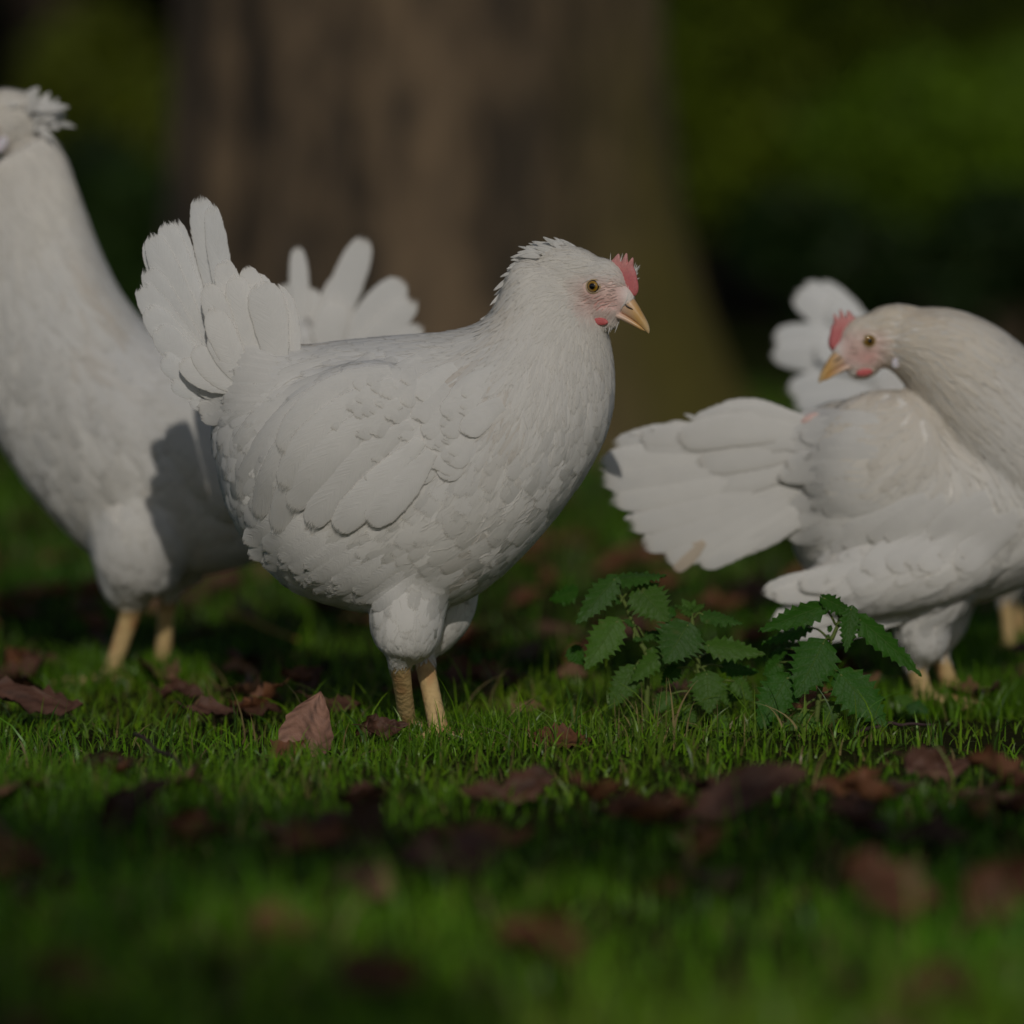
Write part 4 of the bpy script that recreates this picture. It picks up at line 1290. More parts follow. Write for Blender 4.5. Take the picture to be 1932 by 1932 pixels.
# ================================================================== nettles
def nettle_leaf(base, tip, width, nrm, droop=0.12, fold=0.28, teeth=9, tint=(0.045, 0.12, 0.016), seed=0, petiole=None):
    r = np.random.default_rng(seed)
    base, tip = np.asarray(base, float), np.asarray(tip, float)
    a = tip - base; L = np.linalg.norm(a); a /= L
    n = np.asarray(nrm, float); n = n - a * (n @ a); n /= np.linalg.norm(n)
    b = np.cross(n, a)
    rows = teeth * 3 + 1
    cols = np.linspace(-1, 1, 9)
    V = np.empty((rows, 9, 3)); uv = np.empty((rows, 9, 2))
    side = np.array([-0.10, 0.0])
    for i in range(rows):
        t = i / (rows - 1)
        prof = (math.sin(math.pi * min(t * 1.0, 1) ** 0.62) ** 0.85) * (1 - 0.25 * t) if 0 < t < 1 else 0.02
        if t < 0.12: prof = max(prof, 0.55 * (t / 0.12) ** 0.5)
        ph = i % 3
        tooth = {0: 0.80, 1: 1.17, 2: 0.97}[ph]
        for j, c in enumerate(cols):
            e = abs(c) ** 3
            w_ = width / 2 * prof * (1 + (tooth - 1) * e)
            # heart-shaped lobes at the base, teeth leaning to the tip
            ax = t - 0.10 * (1 - t) ** 4 * (abs(c) ** 1.3) * 1.1 + (0.022 if ph == 1 else 0) * e
            vein = math.cos((t - 0.24 * abs(c)) * 6.5 * 2 * math.pi)
            hgt = -fold * w_ * abs(c) * 0.6 + 0.0009 * vein * (1 - abs(c) ** 4) * abs(c) ** 0.5 - droop * L * (t ** 2) + 0.0012 * r.normal() * e
            V[i, j] = base + a * (ax * L) + b * (w_ * c) + n * hgt
            uv[i, j] = (c * .5 + .5, t)
    V = V.reshape(-1, 3)
    col = np.tile(np.asarray(tint) * r.uniform(0.85, 1.15), (len(V), 1))
    spots = np.clip(noise3(V * 300, seed + 3) - 0.75, 0, 1)[:, None]
    col = col * (1 - spots) + np.array([0.16, 0.15, 0.05]) * spots
    return V, grid_faces(rows, 9)[:, ::-1], uv.reshape(-1, 2), col


def zx(x, y): return (1008.2 + x * .3976, 1008.2 + y * .3976)


def nettle(label, root_px, Y, stem, leaves, group='young stinging nettles in the grass'):
    gp = P(root_px[0], root_px[1], Y)
    root = empty('nettle_plant', (gp.x, Y, 0.0))
    prop(root, label, 'nettle', group)
    g = Vector((gp.x, Y, 0.0))

    def Hn(z, dy=0):
        v = P(*zx(*z), Y) - g
        return np.array([v.x, dy, v.z])
    pts = [Hn(s) for s in stem]
    pts[0][2] = min(pts[0][2], 0.004)
    rad = np.linspace(0.0026, 0.0014, len(pts))
    sol = [chain(pts, rad, 20, 8)]
    # bristly hairs on the stem
    for k in range(46):
        t = RNG.random(); i = min(int(t * (len(pts) - 1)), len(pts) - 2); u = t * (len(pts) - 1) - i
        p = pts[i] * (1 - u) + pts[i + 1] * u
        a = RNG.uniform(0, 6.28); d = np.array([math.cos(a), math.sin(a), 0.2]) * RNG.uniform(0.002, 0.0035)
        sol.append(chain([p, p + d * .6, p + d], [0.00022, 0.00014, 0.00005], 4, 4))
    for lf in leaves:
        (b, t, wpx, tilt, d0, d1) = lf[:6]
        node = lf[6] if len(lf) > 6 else None
        if node is not None:
            p0, p1 = Hn(node), Hn(b, d0 / 1000)
            mid = (p0 + p1) / 2 + np.array([0, 0, 0.003])
            sol.append(chain([p0, mid, p1], [0.0011, 0.0010, 0.0009], 8, 6))
    v, q, tr = join(sol)
    obj('stem', mesh_np('stem', v, [q, tr], M_STEM, col=np.tile([0.13, 0.18, 0.04], (len(v), 1))), root)
    for k, lf in enumerate(leaves):
        (b, t, wpx, tilt, d0, d1) = lf[:6]
        tint = lf[7] if len(lf) > 7 else (0.048, 0.125, 0.018)
        a = math.radians(tilt)
        nrm = (lf[8] if len(lf) > 8 else 0.0, -math.cos(a), math.sin(a))
        wid = wpx * .3976 * Y / F
        V, q, uv, col = nettle_leaf(Hn(b, d0 / 1000), Hn(t, d1 / 1000), wid, nrm, 0.06, 0.3, 9, tint, hash(label) % 97 + k)
        obj('leaf', mesh_np('leaf', V, q, M_NETTLE, uv, col), root)


PALE = (0.066, 0.150, 0.018)
DARK = (0.034, 0.115, 0.008)
nettle('pale green nettle at the left of the clump with holes in its lowest leaf', (1218, 1372), 3.53,
       [(530, 870), (535, 600), (505, 520), (470, 440), (440, 350), (410, 290), (400, 225)],
       [((375, 212), (192, 408), 150, 38, -8, -26, (408, 250)), ((395, 208), (625, 180), 150, 66, -4, -8, (402, 235)), ((498, 252), (632, 400), 215, 30, -6, -24, (412, 310), PALE), ((385, 412), (235, 622), 185, 28, -10, -26, (460, 435), PALE),
        ((200, 300), (70, 345), 130, 40, 60, 70, None, DARK), ((470, 632), (350, 812), 150, 20, -14, -24, (520, 600), PALE), ((610, 540), (440, 690), 130, 40, -18, -24, (520, 560), PALE), ((520, 490), (610, 455), 70, 50, 4, 8, (470, 430)), ((470, 425), (420, 400), 40, 40, -4, -6, (455, 415)), ((470, 490), (515, 495), 34, 40, -6, -8, (478, 475)), ((180, 560), (240, 640), 110, 30, 30, 30, None, DARK), ((410, 320), (365, 300), 40, 50, -4, -6, (425, 310))])
nettle('middle nettle between two others with a small curled top cluster', (1321, 1376), 3.52,
       [(785, 880), (780, 650), (765, 560), (755, 480), (748, 400), (745, 370)],
       [((722, 425), (612, 590), 262, 30, -14, -30, (752, 470)), ((800, 378), (985, 410), 110, 52, -6, -12, (755, 400)), ((825, 520), (1090, 548), 140, 38, -14, -20, (768, 560), PALE), ((815, 655), (822, 832), 190, 20, -18, -30, (778, 640), PALE), ((640, 480), (530, 480), 90, 48, 14, 20, (752, 480), DARK),
        ((740, 365), (665, 330), 60, 60, 0, -3, None, PALE), ((748, 362), (700, 305), 60, 45, 6, 8, None, PALE), ((752, 360), (812, 330), 58, 58, 2, 4, None, PALE), ((748, 360), (765, 312), 46, 40, 8, 10, None, PALE), ((742, 372), (690, 362), 44, 48, -5, -9, None, PALE), ((640, 380), (680, 395), 90, 30, 20, 20, None, DARK),
        ((890, 760), (1000, 790), 110, 30, 20, 24, (784, 700), PALE), ((880, 590), (1000, 600), 110, 60, 30, 36, (770, 590), DARK), ((700, 830), (765, 900), 110, 20, -10, -16, (784, 800), PALE), ((900, 640), (1080, 660), 120, 50, 16, 20, (775, 640), DARK), ((950, 700), (1040, 790), 110, 30, 6, 2, (784, 720), PALE), ((860, 860), (930, 950), 100, 25, -14, -22, (785, 840), PALE), ((680, 640), (600, 720), 100, 35, 10, 8, (778, 660), DARK), ((660, 560), (560, 600), 90, 45, 22, 26, (770, 600), DARK), ((640, 760), (560, 850), 100, 30, 0, -6, (784, 760), PALE)])
nettle('right nettle with long glossy dark leaves in front of the preening hen', (1548, 1382), 3.50,
       [(1330, 900), (1360, 700), (1385, 560), (1415, 490), (1440, 430), (1452, 390)],
       [((1362, 340), (1055, 442), 150, 40, -6, -14, (1430, 430), DARK, -0.15), ((1370, 300), (1530, 375), 120, 52, -4, -10, (1448, 395), DARK), ((1500, 350), (1466, 545), 105, 30, -12, -26, (1450, 400), DARK), ((1545, 402), (1838, 652), 150, 38, -8, -18, (1440, 440), DARK, 0.2), ((1362, 512), (1226, 748), 250, 24, -16, -36, (1405, 500), (0.036, 0.125, 0.010)),
        ((1452, 660), (1660, 888), 225, 24, -18, -34, (1385, 640), (0.036, 0.125, 0.010)), ((1190, 672), (1048, 900), 205, 22, -20, -34, (1330, 660), (0.036, 0.125, 0.010)), ((1230, 690), (1250, 790), 100, 30, -4, -8, None, DARK), ((1245, 850), (1290, 1020), 190, 20, -22, -34, (1335, 780), PALE), ((1312, 458), (1085, 530), 110, 55, 30, 34, (1400, 500), DARK), ((1410, 450), (1390, 435), 40, 30, -3, -5, None, DARK), ((1400, 490), (1380, 478), 34, 30, -3, -5, None, PALE), ((1440, 660), (1370, 640), 70, 50, 20, 20, None, DARK), ((1170, 620), (1090, 680), 110, 40, 20, 18, (1350, 640), DARK), ((1200, 560), (1120, 600), 100, 50, 30, 34, (1365, 600), DARK), ((1420, 800), (1380, 900), 110, 30, -4, -10, (1335, 800), PALE), ((1150, 840), (1090, 910), 90, 30, -16, -22, (1332, 840), PALE), ((1560, 760), (1680, 790), 90, 55, 10, 14, (1340, 760), DARK)])
nettle('tiny nettle seedling in the grass right of the nettle clump', (1735, 1350), 3.62,
       [(1800, 870), (1800, 810), (1795, 790)],
       [((1790, 800), (1705, 765), 90, 45, -4, -6, None, PALE), ((1800, 800), (1870, 840), 80, 45, -4, -8, None, (0.035, 0.11, 0.02)), ((1795, 800), (1780, 850), 70, 30, -8, -14, None, (0.035, 0.11, 0.02)), ((1100, 910), (1140, 945), 70, 30, -20, -26, None, PALE)])


# ================================================================== fallen leaves and twigs
def dry_leaf(L, W, seed, curl=0.5, crumple=0.1, base=(0.22, 0.10, 0.05), lobed=False, rag=1.0):
    r = np.random.default_rng(seed)
    nr, nc = 15, 11
    t = np.linspace(0, 1, nr); c = np.linspace(-1, 1, nc)
    Tt, Cc = np.meshgrid(t, c, indexing='ij')
    prof = np.sin(np.pi * np.clip(Tt, 0, 1) ** 0.75) ** 0.9 * (1 - 0.15 * Tt) + 0.015
    if lobed: prof = prof * (1 + 0.22 * np.sin(Tt * 19))
    wave = 1 + rag * (0.10 * np.sin(Tt * 31 + seed) + 0.10 * np.sin(Tt * 57 + 2 * seed + Cc) * (np.abs(Cc) > .6) + 0.12 * np.sin(Tt * 13 + seed * 1.7) * np.sign(Cc))
    X = Tt * L
    Yv = Cc * prof * W / 2 * wave
    ca = r.uniform(0.4, 1.4) * curl
    ang = Yv / (W / 2) * ca
    Y2 = np.sin(ang) / max(ca, 0.05) * W / 2
    Z = (1 - np.cos(ang)) / max(ca, 0.05) * W / 2
    bend = r.uniform(-0.8, 1.0) * curl
    Z = Z + bend * L * 0.35 * (Tt - 0.5) ** 2 * 2
    p = np.stack([X, Y2, Z], -1).reshape(-1, 3)
    q = p / L
    p[:, 2] += crumple * L * 0.5 * noise3(q * 6 + seed, seed) + crumple * L * 0.25 * noise3(q * 14, seed + 1)
    p[:, 1] += crumple * W * 0.25 * noise3(q * 8, seed + 2)
    vein = np.cos((Tt - 0.28 * np.abs(Cc)) * 7 * 2 * math.pi).ravel()
    p[:, 2] += (0.0011 if rag > .5 else 0.0024) * L / 0.05 * vein * (np.abs(Cc.ravel()) ** 0.5)
    p[:, 0] -= L / 2
    col = np.tile(np.asarray(base), (len(p), 1)) * (1 + 0.30 * noise3(q * 5, seed + 9))[:, None]
    dark = np.clip(-vein, 0, 1)[:, None] * (0.25 if rag > .5 else 0.45) + (np.abs(Cc.ravel())[:, None] < 0.08) * 0.25
    col = np.clip(col * (1 - dark), 0.005, 1)
    f = grid_faces(nr, nc)
    # stalk
    s = chain([(-L / 2, 0, p[nc // 2, 2]), (-L * .62, 0.002, p[nc // 2, 2] + 0.004), (-L * .78, 0.006, p[nc // 2, 2])], [L * .016, L * .012, L * .009], 8, 6)
    n0 = len(p)
    V = np.vstack([p, s[0]])
    col = np.vstack([col, np.tile(np.asarray(base) * 0.7, (len(s[0]), 1))])
    return V, [np.vstack([f, s[1] + n0]), s[2] + n0], col


LEAFG = 'fallen brown leaves on the grass'
RUST2 = (0.135, 0.058, 0.03)
BROWN, RUST, PURP, WET, TAN, PINK = (0.11, 0.05, 0.03), (0.17, 0.07, 0.032), (0.125, 0.060, 0.040), (0.05, 0.025, 0.014), (0.22, 0.12, 0.065), (0.32, 0.17, 0.12)


def put_leaf(px, py, Lpx, Wpx, rot, seed, col, label, lift=0.012, curl=0.6, crumple=0.12, lobed=False):
    g = G(px, py)
    s = g.y / F
    rag = 0.25
    if 'pinkish brown leaf standing' not in label and 'rusty orange leaf lying left' not in label:
        rag = 1.0
        curl, crumple, Lpx, Wpx = curl * 1.35 + .1, crumple * 1.4 + .07, Lpx * .92, Wpx * .92
    V, f, c = dry_leaf(Lpx * s, Wpx * s, seed, curl, crumple, col, lobed, rag)
    me = mesh_np('fallen_leaf', V, f, M_DRY, col=c)
    o = obj('fallen_leaf', me, None, (g.x, g.y, lift * 0.7))
    o.rotation_euler = [math.radians(a) for a in rot]
    prop(o, label, 'leaf', LEAFG)
    return o


L_ = [  # px, py of the ground spot, length, width in study pixels, rotation, seed, colour, label, lift
    (582, 1424, 146, 112, (72, -72, 12), 3, PINK, 'pinkish brown leaf standing upright in the grass left of the yellow legs', 0.032, .6, .07),
    (545, 1432, 90, 70, (20, -15, 40), 61, RUST, 'rust leaf lying flat under the upright pinkish leaf', 0.008, .4, .1),
    (1062, 1422, 115, 80, (28, 4, -14), 5, RUST, 'rusty orange leaf lying left of the nettles', 0.016, .4, .07),
    (728, 1412, 95, 62, (50, -8, 20), 8, BROWN, 'curled crinkled brown leaf touching the front leg of the sharp hen', 0.020, 1.2, .22),
    (695, 1405, 70, 55, (70, -60, 0), 9, BROWN, 'small upright crinkled leaf left of the sharp hen legs', 0.020, 1.0, .2),
    (1765, 1492, 150, 90, (48, 6, 10), 12, PURP, 'crumpled dark leaf in the grass at the right below the glossy nettle', 0.026, 1.0, .22),
    (205, 1468, 135, 80, (30, -5, -8), 14, WET, 'wet black brown curled leaf in the grass at the left', 0.018, 1.3, .2),
    (70, 1372, 215, 90, (35, 6, -18), 15, PURP, 'large purple brown leaf below the tall hen at the left edge', 0.030, .7, .1),
    (340, 1338, 110, 60, (30, 0, -20), 16, BROWN, 'brown leaf beside the rear foot of the tall left hen', 0.022, .8, .14),
    (455, 1292, 80, 60, (40, 10, 20), 17, TAN, 'tan leaf between the tall left hen and the sharp hen legs', 0.02, .8, .14),
    (590, 1318, 70, 70, (60, -50, 0), 18, BROWN, 'dark upright leaf behind the pinkish upright leaf', 0.026, .8, .14),
    (640, 1362, 130, 60, (25, 0, -15), 19, BROWN, 'long brown leaf lying behind the pinkish upright leaf', 0.018, .8, .1),
    (400, 1372, 120, 55, (25, 3, -12), 20, PURP, 'dull purple leaf half sunk in grass left of the upright leaf', 0.018, .8, .1),
    (905, 1318, 150, 80, (30, 0, 15), 21, PURP, 'dark blurred leaf lying behind the sharp hen legs', 0.026, 1.0, .16),
    (1000, 1358, 100, 45, (20, 0, 10), 22, TAN, 'flat tan leaf half hidden in grass left of the nettles', 0.014, .4, .06),
    (1300, 1345, 150, 70, (35, 0, 8), 23, BROWN, 'brown leaf in shade under the nettle clump', 0.024, .6, .12),
    (1530, 1352, 120, 80, (40, 0, -10), 24, RUST, 'ochre leaf in shade behind the right nettle', 0.024, .6, .12),
    (1420, 1560, 270, 120, (40, -14, 24), 27, PURP, 'large pale brown leaf rising out of focus in the right foreground', 0.040, .6, .1),
    (1250, 1590, 170, 90, (30, 5, 10), 28, PURP, 'blurred purple brown leaf left of the large rising leaf', 0.024, .8, .12),
    (1000, 1520, 130, 80, (45, -20, 30), 29, BROWN, 'slightly blurred brown leaf in the foreground centre', 0.022, .9, .15),
    (920, 1535, 120, 70, (35, 10, -20), 30, BROWN, 'slightly blurred brown leaf left of the foreground centre leaf', 0.02, .9, .15),
    (250, 1585, 190, 110, (55, -45, 8), 31, WET, 'dark blurred leaf standing in the left foreground', 0.034, .7, .1),
    (680, 1640, 200, 110, (65, -60, 30), 32, WET, 'dark blurred leaf standing in the middle foreground', 0.04, .6, .1),
    (840, 1690, 210, 120, (30, 10, -20), 33, PURP, 'blurred mauve brown leaf right of the dark standing foreground leaf', 0.03, .6, .1),
    (900, 1630, 240, 100, (25, 0, 8), 37, RUST, 'long blurred russet leaf lying across the middle foreground', 0.024, .6, .1),
    (560, 1600, 170, 60, (25, 0, 0), 38, WET, 'thin dark leaf lying in the left middle foreground', 0.016, .9, .1),
    (690, 1530, 90, 60, (45, 0, 20), 39, BROWN, 'small wet brown leaf below the yellow legs', 0.018, 1.1, .18),
    (1690, 1770, 230, 150, (50, 20, -20), 34, RUST2, 'very blurred russet leaf at the right foreground', 0.040, .8, .24),
    (1890, 1760, 200, 150, (60, -40, 20), 35, RUST2, 'very blurred russet leaf at the right edge foreground', 0.040, .8, .24),
    (1720, 1610, 260, 90, (25, 0, -6), 36, WET, 'dark blurred leaf lying along the right middle foreground', 0.02, .7, .1),
    (720, 1935, 220, 140, (50, 0, 15), 40, RUST2, 'very blurred russet leaf at the bottom edge centre', 0.040, .8, .24),
    (130, 1910, 170, 120, (50, 10, -15), 41, RUST2, 'very blurred russet leaf at the bottom left corner', 0.030, .8, .24),
    (535, 1810, 130, 120, (50, 10, 15), 42, RUST, 'small blurred russet leaf in the dark left foreground', 0.03, .5, .08),
    (1790, 1935, 220, 140, (50, 0, 15), 43, RUST2, 'very blurred russet leaf at the bottom right edge', 0.030, .8, .24),
    (20, 1680, 150, 120, (40, 0, 5), 44, RUST, 'blurred russet leaf at the left edge foreground', 0.03, .5, .08),
    (1860, 1540, 130, 70, (30, 0, 8), 45, PURP, 'blurred dull leaf lying low at the right edge', 0.02, .7, .1),
    (600, 1155, 55, 45, (40, 0, 8), 46, PINK, 'small pale leaf catching light under the sharp hen belly', 0.03, .7, .1),
    (1040, 1052, 120, 60, (30, 0, 8), 47, RUST, 'blurred red brown leaf behind the breast of the sharp hen', 0.03, .7, .1),
    (1210, 1085, 140, 60, (30, 0, -8), 48, RUST, 'blurred red brown leaf under the fanned tail of the preening hen', 0.03, .7, .1),
]
for it in L_: put_leaf(*it)

# plain leaves scattered over the rest of the lawn
proto = [mesh_np('fallen_leaf', *(lambda d: (d[0], d[1], M_DRY, None, d[2]))(dry_leaf(0.055, 0.034, 500 + k, 1.3, 0.26, (BROWN, RUST, PURP, TAN, BROWN, RUST)[k]))) for k in range(6)]
SCAT = {}
for k in range(270):
    y = RNG.uniform(1.9, 2.6) if k < 10 else RNG.uniform(2.65, 3.15) if k < 60 else RNG.uniform(3.6, 5.2) if k < 190 else RNG.uniform(5.0, 9.0)
    x = RNG.uniform(-1, 1) * (0.1245 * y + 0.15)
    o = obj('fallen_leaf', proto[k % 6], None, (x, y, RNG.uniform(0.008, 0.026)))
    o.rotation_euler = (RNG.uniform(-.5, .7), RNG.uniform(-.4, .4), RNG.uniform(0, 6.28))
    s = RNG.uniform(0.7, 1.4); o.scale = (s, s, s)
    hue = ('brown', 'rust red', 'purplish', 'tan', 'dark brown', 'russet')[k % 6]
    u = x / y * F + CX
    side = 'at the left edge' if u < 400 else 'left of the middle' if u < 850 else 'right of the middle' if u < 1300 else 'below the nettles side' if u < 1650 else 'at the right edge'
    if side == 'below the nettles side': side = 'on the nettle side'
    depth = 'in the nearest grass' if y < 2.65 else 'amid leaf litter' if y < 3.3 else 'near the hens' if y < 4.2 else 'behind the hens' if y < 6 else 'far back'
    size = 'small' if s < .95 else 'large' if s > 1.2 else 'middling'
    prop(o, f'{size} {hue} curled leaf {depth} {side}', 'leaf', LEAFG)
    SCAT.setdefault(o['label'], []).append((y, o))


for lb, same in SCAT.items():
    if len(same) > 1:
        same.sort(key=lambda q: q[0])
        names = {2: ['nearer of two', 'farther of two'], 3: ['nearest of three', 'middle of three', 'farthest of three']}.get(len(same), [f'{n} nearest of several' for n in ('first', 'second', 'third', 'fourth', 'fifth', 'sixth', 'seventh', 'eighth')])
        for nm, (_, o) in zip(names, same): o['label'] = lb + ', ' + nm


def twig(label, pts_px, z, rad, col):
    p = np.array([G(a, b) for a, b in pts_px]); p[:, 2] = z
    o0 = p[0].copy(); p = p - o0
    p = catmull(p, 9); p[1:-1] += RNG.normal(0, 0.0012, (7, 3))
    v, q, t = chain(p, np.linspace(rad, rad * .6, 9), 26, 8)
    o = obj('twig', mesh_np('twig', v, [q, t], M_TWIG, col=np.tile(col, (len(v), 1))), None, tuple(o0))
    prop(o, label, 'twig', 'twigs lying in the grass')


twig('yellow leaf stalk lying behind the sharp hen legs', [(428, 1208), (480, 1220), (560, 1240)], [0.030, 0.026, 0.018], 0.0028, (0.36, 0.24, 0.05))
twig('thin dark twig running out of the wet black leaf', [(255, 1445), (330, 1480), (420, 1530)], [0.026, 0.02, 0.01], 0.0018, (0.05, 0.03, 0.025))
twig('dark purple twig lying below the right nettle', [(1610, 1412), (1680, 1402), (1760, 1398)], [0.012, 0.016, 0.014], 0.0018, (0.06, 0.035, 0.035))


# ================================================================== trees and shrubs behind
def bark_mat(name, dark, light, moss_shade=None):
    m, t, b = new_mat(name)
    L = t.links
    tc = N(t, 'ShaderNodeTexCoord')
    mp = N(t, 'ShaderNodeMapping'); mp.inputs['Scale'].default_value = (1, 1, 0.35)
    L.new(tc.outputs['Object'], mp.inputs['Vector'])
    n1 = N(t, 'ShaderNodeTexNoise', Scale=7.5, Detail=8.0, Roughness=0.65)
    n2 = N(t, 'ShaderNodeTexNoise', Scale=26.0, Detail=6.0)
    L.new(mp.outputs[0], n1.inputs['Vector']); L.new(mp.outputs[0], n2.inputs['Vector'])
    r = N(t, 'ShaderNodeValToRGB')
    L.new(mathn(t, 'ADD', mathn(t, 'MULTIPLY', n1.outputs['Fac'], .65), mathn(t, 'MULTIPLY', n2.outputs['Fac'], .35)), r.inputs[0])
    e = r.color_ramp.elements
    e[0].position = 0.43; e[0].color = (*dark, 1)
    e[1].position = 0.58; e[1].color = (*light, 1)
    out = r.outputs[0]
    if moss_shade:
        at = N(t, 'ShaderNodeAttribute', attribute_name='tint')
        mx = N(t, 'ShaderNodeMixRGB')
        f = mathn(t, 'MULTIPLY', at.outputs['Fac'], mathn(t, 'MULTIPLY_ADD', n2.outputs['Fac'], 1.6), clamp=True)
        L.new(f, mx.inputs[0]); L.new(out, mx.inputs[1]); mx.inputs[2].default_value = (*moss_shade, 1)
        out = mx.outputs[0]
    L.new(out, b.inputs['Base Color'])
    b.inputs['Roughness'].default_value = 0.85
    bp = N(t, 'ShaderNodeBump', Strength=0.8, Distance=0.02)
    L.new(n2.outputs['Fac'], bp.inputs['Height']); L.new(bp.outputs[0], b.inputs['Normal'])
    return m


def leaf_cloud(n, blobs, size, base, seed, dens_core=0.35):
    """n leaf-sized quads through lumpy volumes (centre, radii)"""
    r = np.random.default_rng(seed)
    vol = np.array([np.prod(b[1]) for b in blobs]); vol = vol / vol.sum()
    i = r.choice(len(blobs), n, p=vol)
    u = r.normal(size=(n, 3)); u /= np.linalg.norm(u, axis=1)[:, None]
    rad = r.random(n) ** dens_core
    c = np.array([b[0] for b in blobs])[i] + u * rad[:, None] * np.array([b[1] for b in blobs])[i]
    a = r.normal(size=(n, 3)); a /= np.linalg.norm(a, axis=1)[:, None]
    b_ = np.cross(a, r.normal(size=(n, 3))); b_ /= np.linalg.norm(b_, axis=1)[:, None]
    s = size * r.uniform(0.6, 1.4, n)[:, None]
    V = np.stack([c - a * s, c + b_ * s * .45 + a * s * .1, c + a * s, c - b_ * s * .45 + a * s * .1], 1).reshape(-1, 3)
    f = np.arange(n * 4).reshape(n, 4)
    col = np.asarray(base)[None] * r.uniform(0.55, 1.5, n)[:, None] * np.array([1, 1, 1]) + r.normal(0, 0.006, (n, 1)) * np.array([1, .4, 0])
    return V, f, np.repeat(np.clip(col, 0.004, 1), 4, 0)


def big_tree():
    Y = 7.6
    c = P(775, 800, Y)
    root = empty('tree', (c.x, Y, 0))
    prop(root, 'broad brown trunk with mossy flared root standing behind the hens', 'tree')
    nz, na = 70, 120
    zz = np.concatenate([np.linspace(-0.1, 1.6, 46), np.linspace(1.65, 5.2, nz - 46)])
    ph = np.linspace(0, 2 * math.pi, na, endpoint=False)
    Z, A = np.meshgrid(zz, ph, indexing='ij')
    s = Y / F
    rbase = 440 * s
    R = rbase * (1 + 0.30 * np.exp(-np.clip(Z + .1, 0, 9) / 0.30)) * (1 - 0.04 * np.clip(Z, 0, 6))
    butt = np.exp(-np.clip(Z, 0, 9) / 0.36)
    right = np.exp(-((np.angle(np.exp(1j * (A - 5.95)))) / 0.38) ** 2)
    R = R + rbase * butt * (0.30 * right + 0.10 * np.cos(A * 5 + 1))
    R = R + rbase * 0.03 * np.cos(A * 3 + 0.6 * Z)
    V = np.stack([R * np.cos(A), R * np.sin(A), Z], -1).reshape(-1, 3)
    d = noise3(np.stack([np.cos(A) * 9, np.sin(A) * 9, Z * 2.2], -1).reshape(-1, 3), 41) * 0.018 + noise3(np.stack([np.cos(A) * 26, np.sin(A) * 26, Z * 5], -1).reshape(-1, 3), 42) * 0.012
    V[:, :2] *= (1 + d / rbase)[:, None]
    moss_shade = np.exp(-((np.angle(np.exp(1j * (A - 6.02)))) / 0.5) ** 2) * np.clip(1.0 - Z, 0, 1) * 1.25
    moss_shade = np.clip(moss_shade.ravel() * (1 + 0.5 * noise3(V * 6, 43)), 0, 1)
    col = np.repeat(moss_shade[:, None], 3, 1)
    m = bark_mat('tree_bark', (0.030, 0.021, 0.012), (0.155, 0.105, 0.058), (0.075, 0.062, 0.004))  # moss colour, also darkened to mimic the shaded right side of the trunk
    obj('trunk', mesh_np('trunk', V, grid_faces(nz, na, True), m, col=col), root)
    # limbs and crown above the picture
    sol = []
    for k in range(7):
        a = k * 0.9 + 0.3
        p0 = np.array([0.25 * math.cos(a), 0.25 * math.sin(a), 4.2 + 0.1 * k])
        p2 = p0 + np.array([2.0 * math.cos(a), 2.0 * math.sin(a), 2.0 + 0.3 * (k % 3)])
        sol.append(chain([p0, (p0 + p2) / 2 + np.array([0, 0, -.2]), p2], [0.16, 0.10, 0.04], 12, 10))
    v, q, t = join(sol)
    obj('limb', mesh_np('limb', v, [q, t], m, col=np.zeros((len(v), 3))), root)
    bl = [((2.2 * math.cos(k), 2.2 * math.sin(k), 6.2 + (k % 3) * .5), (1.5, 1.5, 1.1)) for k in range(7)] + [((0, 0, 7.3), (1.8, 1.8, 1.2))]
    V, f, c_ = leaf_cloud(5000, bl, 0.10, (0.05, 0.085, 0.012), 77)
    obj('crown', mesh_np('crown', V, f, M_FOL, col=c_), root)


big_tree()
M_BARK2 = bark_mat('dark_bark', (0.02, 0.014, 0.009), (0.07, 0.045, 0.022))


def shrub(label, px, Y, wpx, top_py, base, n=1500, seed=0, leaf=0.05, group='shrubs beyond the lawn'):
    n = int(n * 4.5); leaf = leaf * 0.65
    s = Y / F
    c = P(px, HOR, Y)
    root = empty('shrub', (c.x, Y, 0))
    prop(root, label, 'shrub', group)
    hgt = max(0.3, CAMH + (HOR - top_py) * s)
    r = np.random.default_rng(seed)
    wd = wpx * s / 2
    bl = [((r.uniform(-.55, .55) * wd, r.uniform(-.3, .3) * wd, hgt * r.uniform(.3, .78)), (wd * r.uniform(.35, .6), wd * r.uniform(.35, .5), hgt * r.uniform(.2, .3))) for _ in range(9)]
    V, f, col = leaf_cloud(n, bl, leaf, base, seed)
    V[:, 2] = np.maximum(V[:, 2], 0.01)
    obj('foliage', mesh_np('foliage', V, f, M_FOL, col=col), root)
    sol = [chain([(0, 0, -0.02), (r.uniform(-.2, .2) * wd, r.uniform(-.2, .2) * wd, hgt * .35), (r.uniform(-.6, .6) * wd, r.uniform(-.3, .3) * wd, hgt * .75)], [0.03, 0.02, 0.008], 10, 8) for _ in range(6)]
    v, q, t = join(sol)
    obj('stem', mesh_np('stem', v, [q, t], M_BARK2, col=np.zeros((len(v), 3))), root)


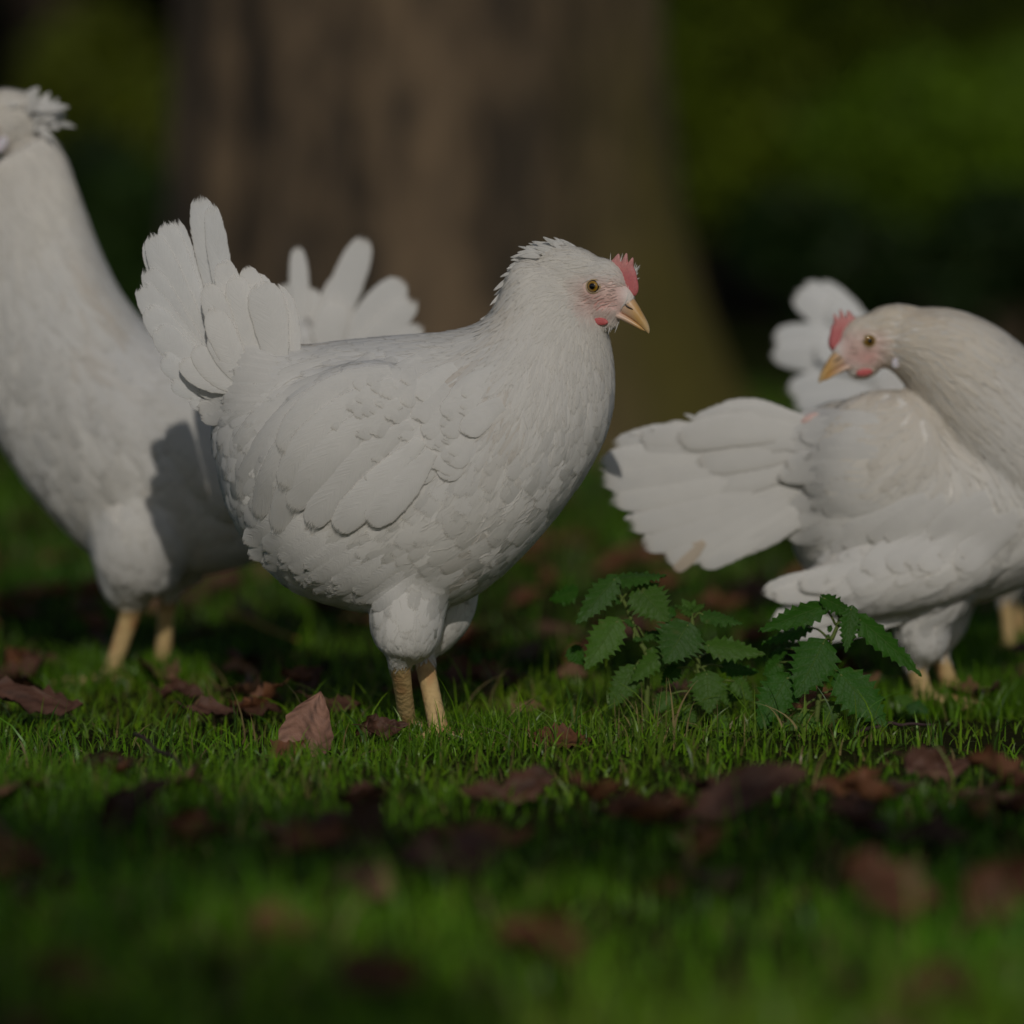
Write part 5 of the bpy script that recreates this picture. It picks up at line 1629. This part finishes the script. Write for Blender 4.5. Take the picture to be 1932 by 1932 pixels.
def far_tree(label, px, Y, rpx, h, seed, crown_lo=1.6, base=(0.018, 0.034, 0.007), n=2600, cr=2.2):
    s = Y / F
    c = P(px, HOR, Y)
    root = empty('tree', (c.x, Y, 0))
    prop(root, label, 'tree', 'trees at the back of the garden')
    r0 = rpx * s
    v, q, t = chain([(0, 0, -0.1), (0, 0, 0.25), (0.05, 0, h * .5), (0, 0.05, h)], [r0 * 1.5, r0, r0 * .85, r0 * .3], 24, 18)
    obj('trunk', mesh_np('trunk', v, [q, t], M_BARK2, col=np.zeros((len(v), 3))), root)
    r = np.random.default_rng(seed)
    bl = [((r.uniform(-1, 1) * cr * .7, r.uniform(-1, 1) * cr * .6, r.uniform(crown_lo + .4, h if crown_lo > 1 else 4.5)), (cr * r.uniform(.4, .7), cr * r.uniform(.4, .6), r.uniform(.5, .9))) for _ in range(11)]
    V, f, col = leaf_cloud(n, bl, 0.11 if crown_lo > 1 else 0.26, base, seed)
    obj('crown', mesh_np('crown', V, f, M_FOL, col=col), root)


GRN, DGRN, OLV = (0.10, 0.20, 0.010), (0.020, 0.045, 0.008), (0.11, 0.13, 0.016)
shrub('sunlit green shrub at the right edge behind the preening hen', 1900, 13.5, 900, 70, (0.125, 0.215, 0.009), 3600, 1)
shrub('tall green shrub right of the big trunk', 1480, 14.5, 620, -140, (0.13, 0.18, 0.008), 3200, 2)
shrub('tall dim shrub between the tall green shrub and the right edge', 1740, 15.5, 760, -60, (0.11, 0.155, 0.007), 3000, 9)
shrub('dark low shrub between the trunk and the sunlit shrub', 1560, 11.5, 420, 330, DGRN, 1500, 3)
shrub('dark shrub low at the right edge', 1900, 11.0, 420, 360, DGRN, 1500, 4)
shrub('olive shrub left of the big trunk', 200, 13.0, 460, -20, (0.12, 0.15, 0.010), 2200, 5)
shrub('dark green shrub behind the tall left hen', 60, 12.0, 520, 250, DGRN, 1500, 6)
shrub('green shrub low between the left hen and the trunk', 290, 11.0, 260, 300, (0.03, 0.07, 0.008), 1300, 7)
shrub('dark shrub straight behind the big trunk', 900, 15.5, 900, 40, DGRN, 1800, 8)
far_tree('brown trunk far back right of the broad trunk', 1440, 17.0, 90, 7, 11)
far_tree('dark trunk far back near the top right corner', 1750, 18.5, 110, 7.5, 12)
far_tree('dark tree far back at the top left corner', 90, 17.5, 80, 7, 13)
ORD = ['leftmost', 'second', 'third', 'fourth', 'fifth', 'middle', 'seventh', 'eighth', 'ninth', 'tenth', 'rightmost']
for k in range(11):
    far_tree(f'dark evergreen in the belt closing the view, {ORD[k]} counted from the left', -1300 + 440 * k, 21 + 1.5 * (k % 3), 60, 9, 30 + k, 0.0, (0.014, 0.028, 0.006), 3200, 2.6)


def shade_tree():  # added unseen tree, its foliage shaped to shade the near grass
    root = empty('tree', (-2.0, -1.7, 0))
    prop(root, 'unseen small tree added behind the camera to dapple the foreground with shade', 'tree')
    v, q, t = join([chain([(0, 0, -.1), (0, 0, 1.2), (0.05, 0, 3.0)], [.09, .07, .03], 14, 12), chain([(0, 0, 1.2), (1.0, .1, 1.8), (2.1, .2, 2.2)], [.04, .03, .008], 14, 8), chain([(0, 0, 1.4), (1.3, .1, 2.3), (2.7, .2, 2.5)], [.04, .025, .008], 14, 8)])
    obj('trunk', mesh_np('trunk', v, [q, t], M_BARK2, col=np.zeros((len(v), 3))), root)
    bl = [((1.96, .2, 2.16), (.30, .2, .19)), ((1.7, .2, 2.2), (.3, .2, .19)), ((2.0, .2, 2.52), (.4, .15, .075)), ((2.5, .2, 2.52), (.4, .15, .07)), ((.9, .1, 2.6), (.4, .3, .2))]
    V, f, c = leaf_cloud(2600, bl, 0.045, (0.05, 0.09, 0.012), 91)
    obj('crown', mesh_np('crown', V, f, M_FOL, col=c), root)


shade_tree()
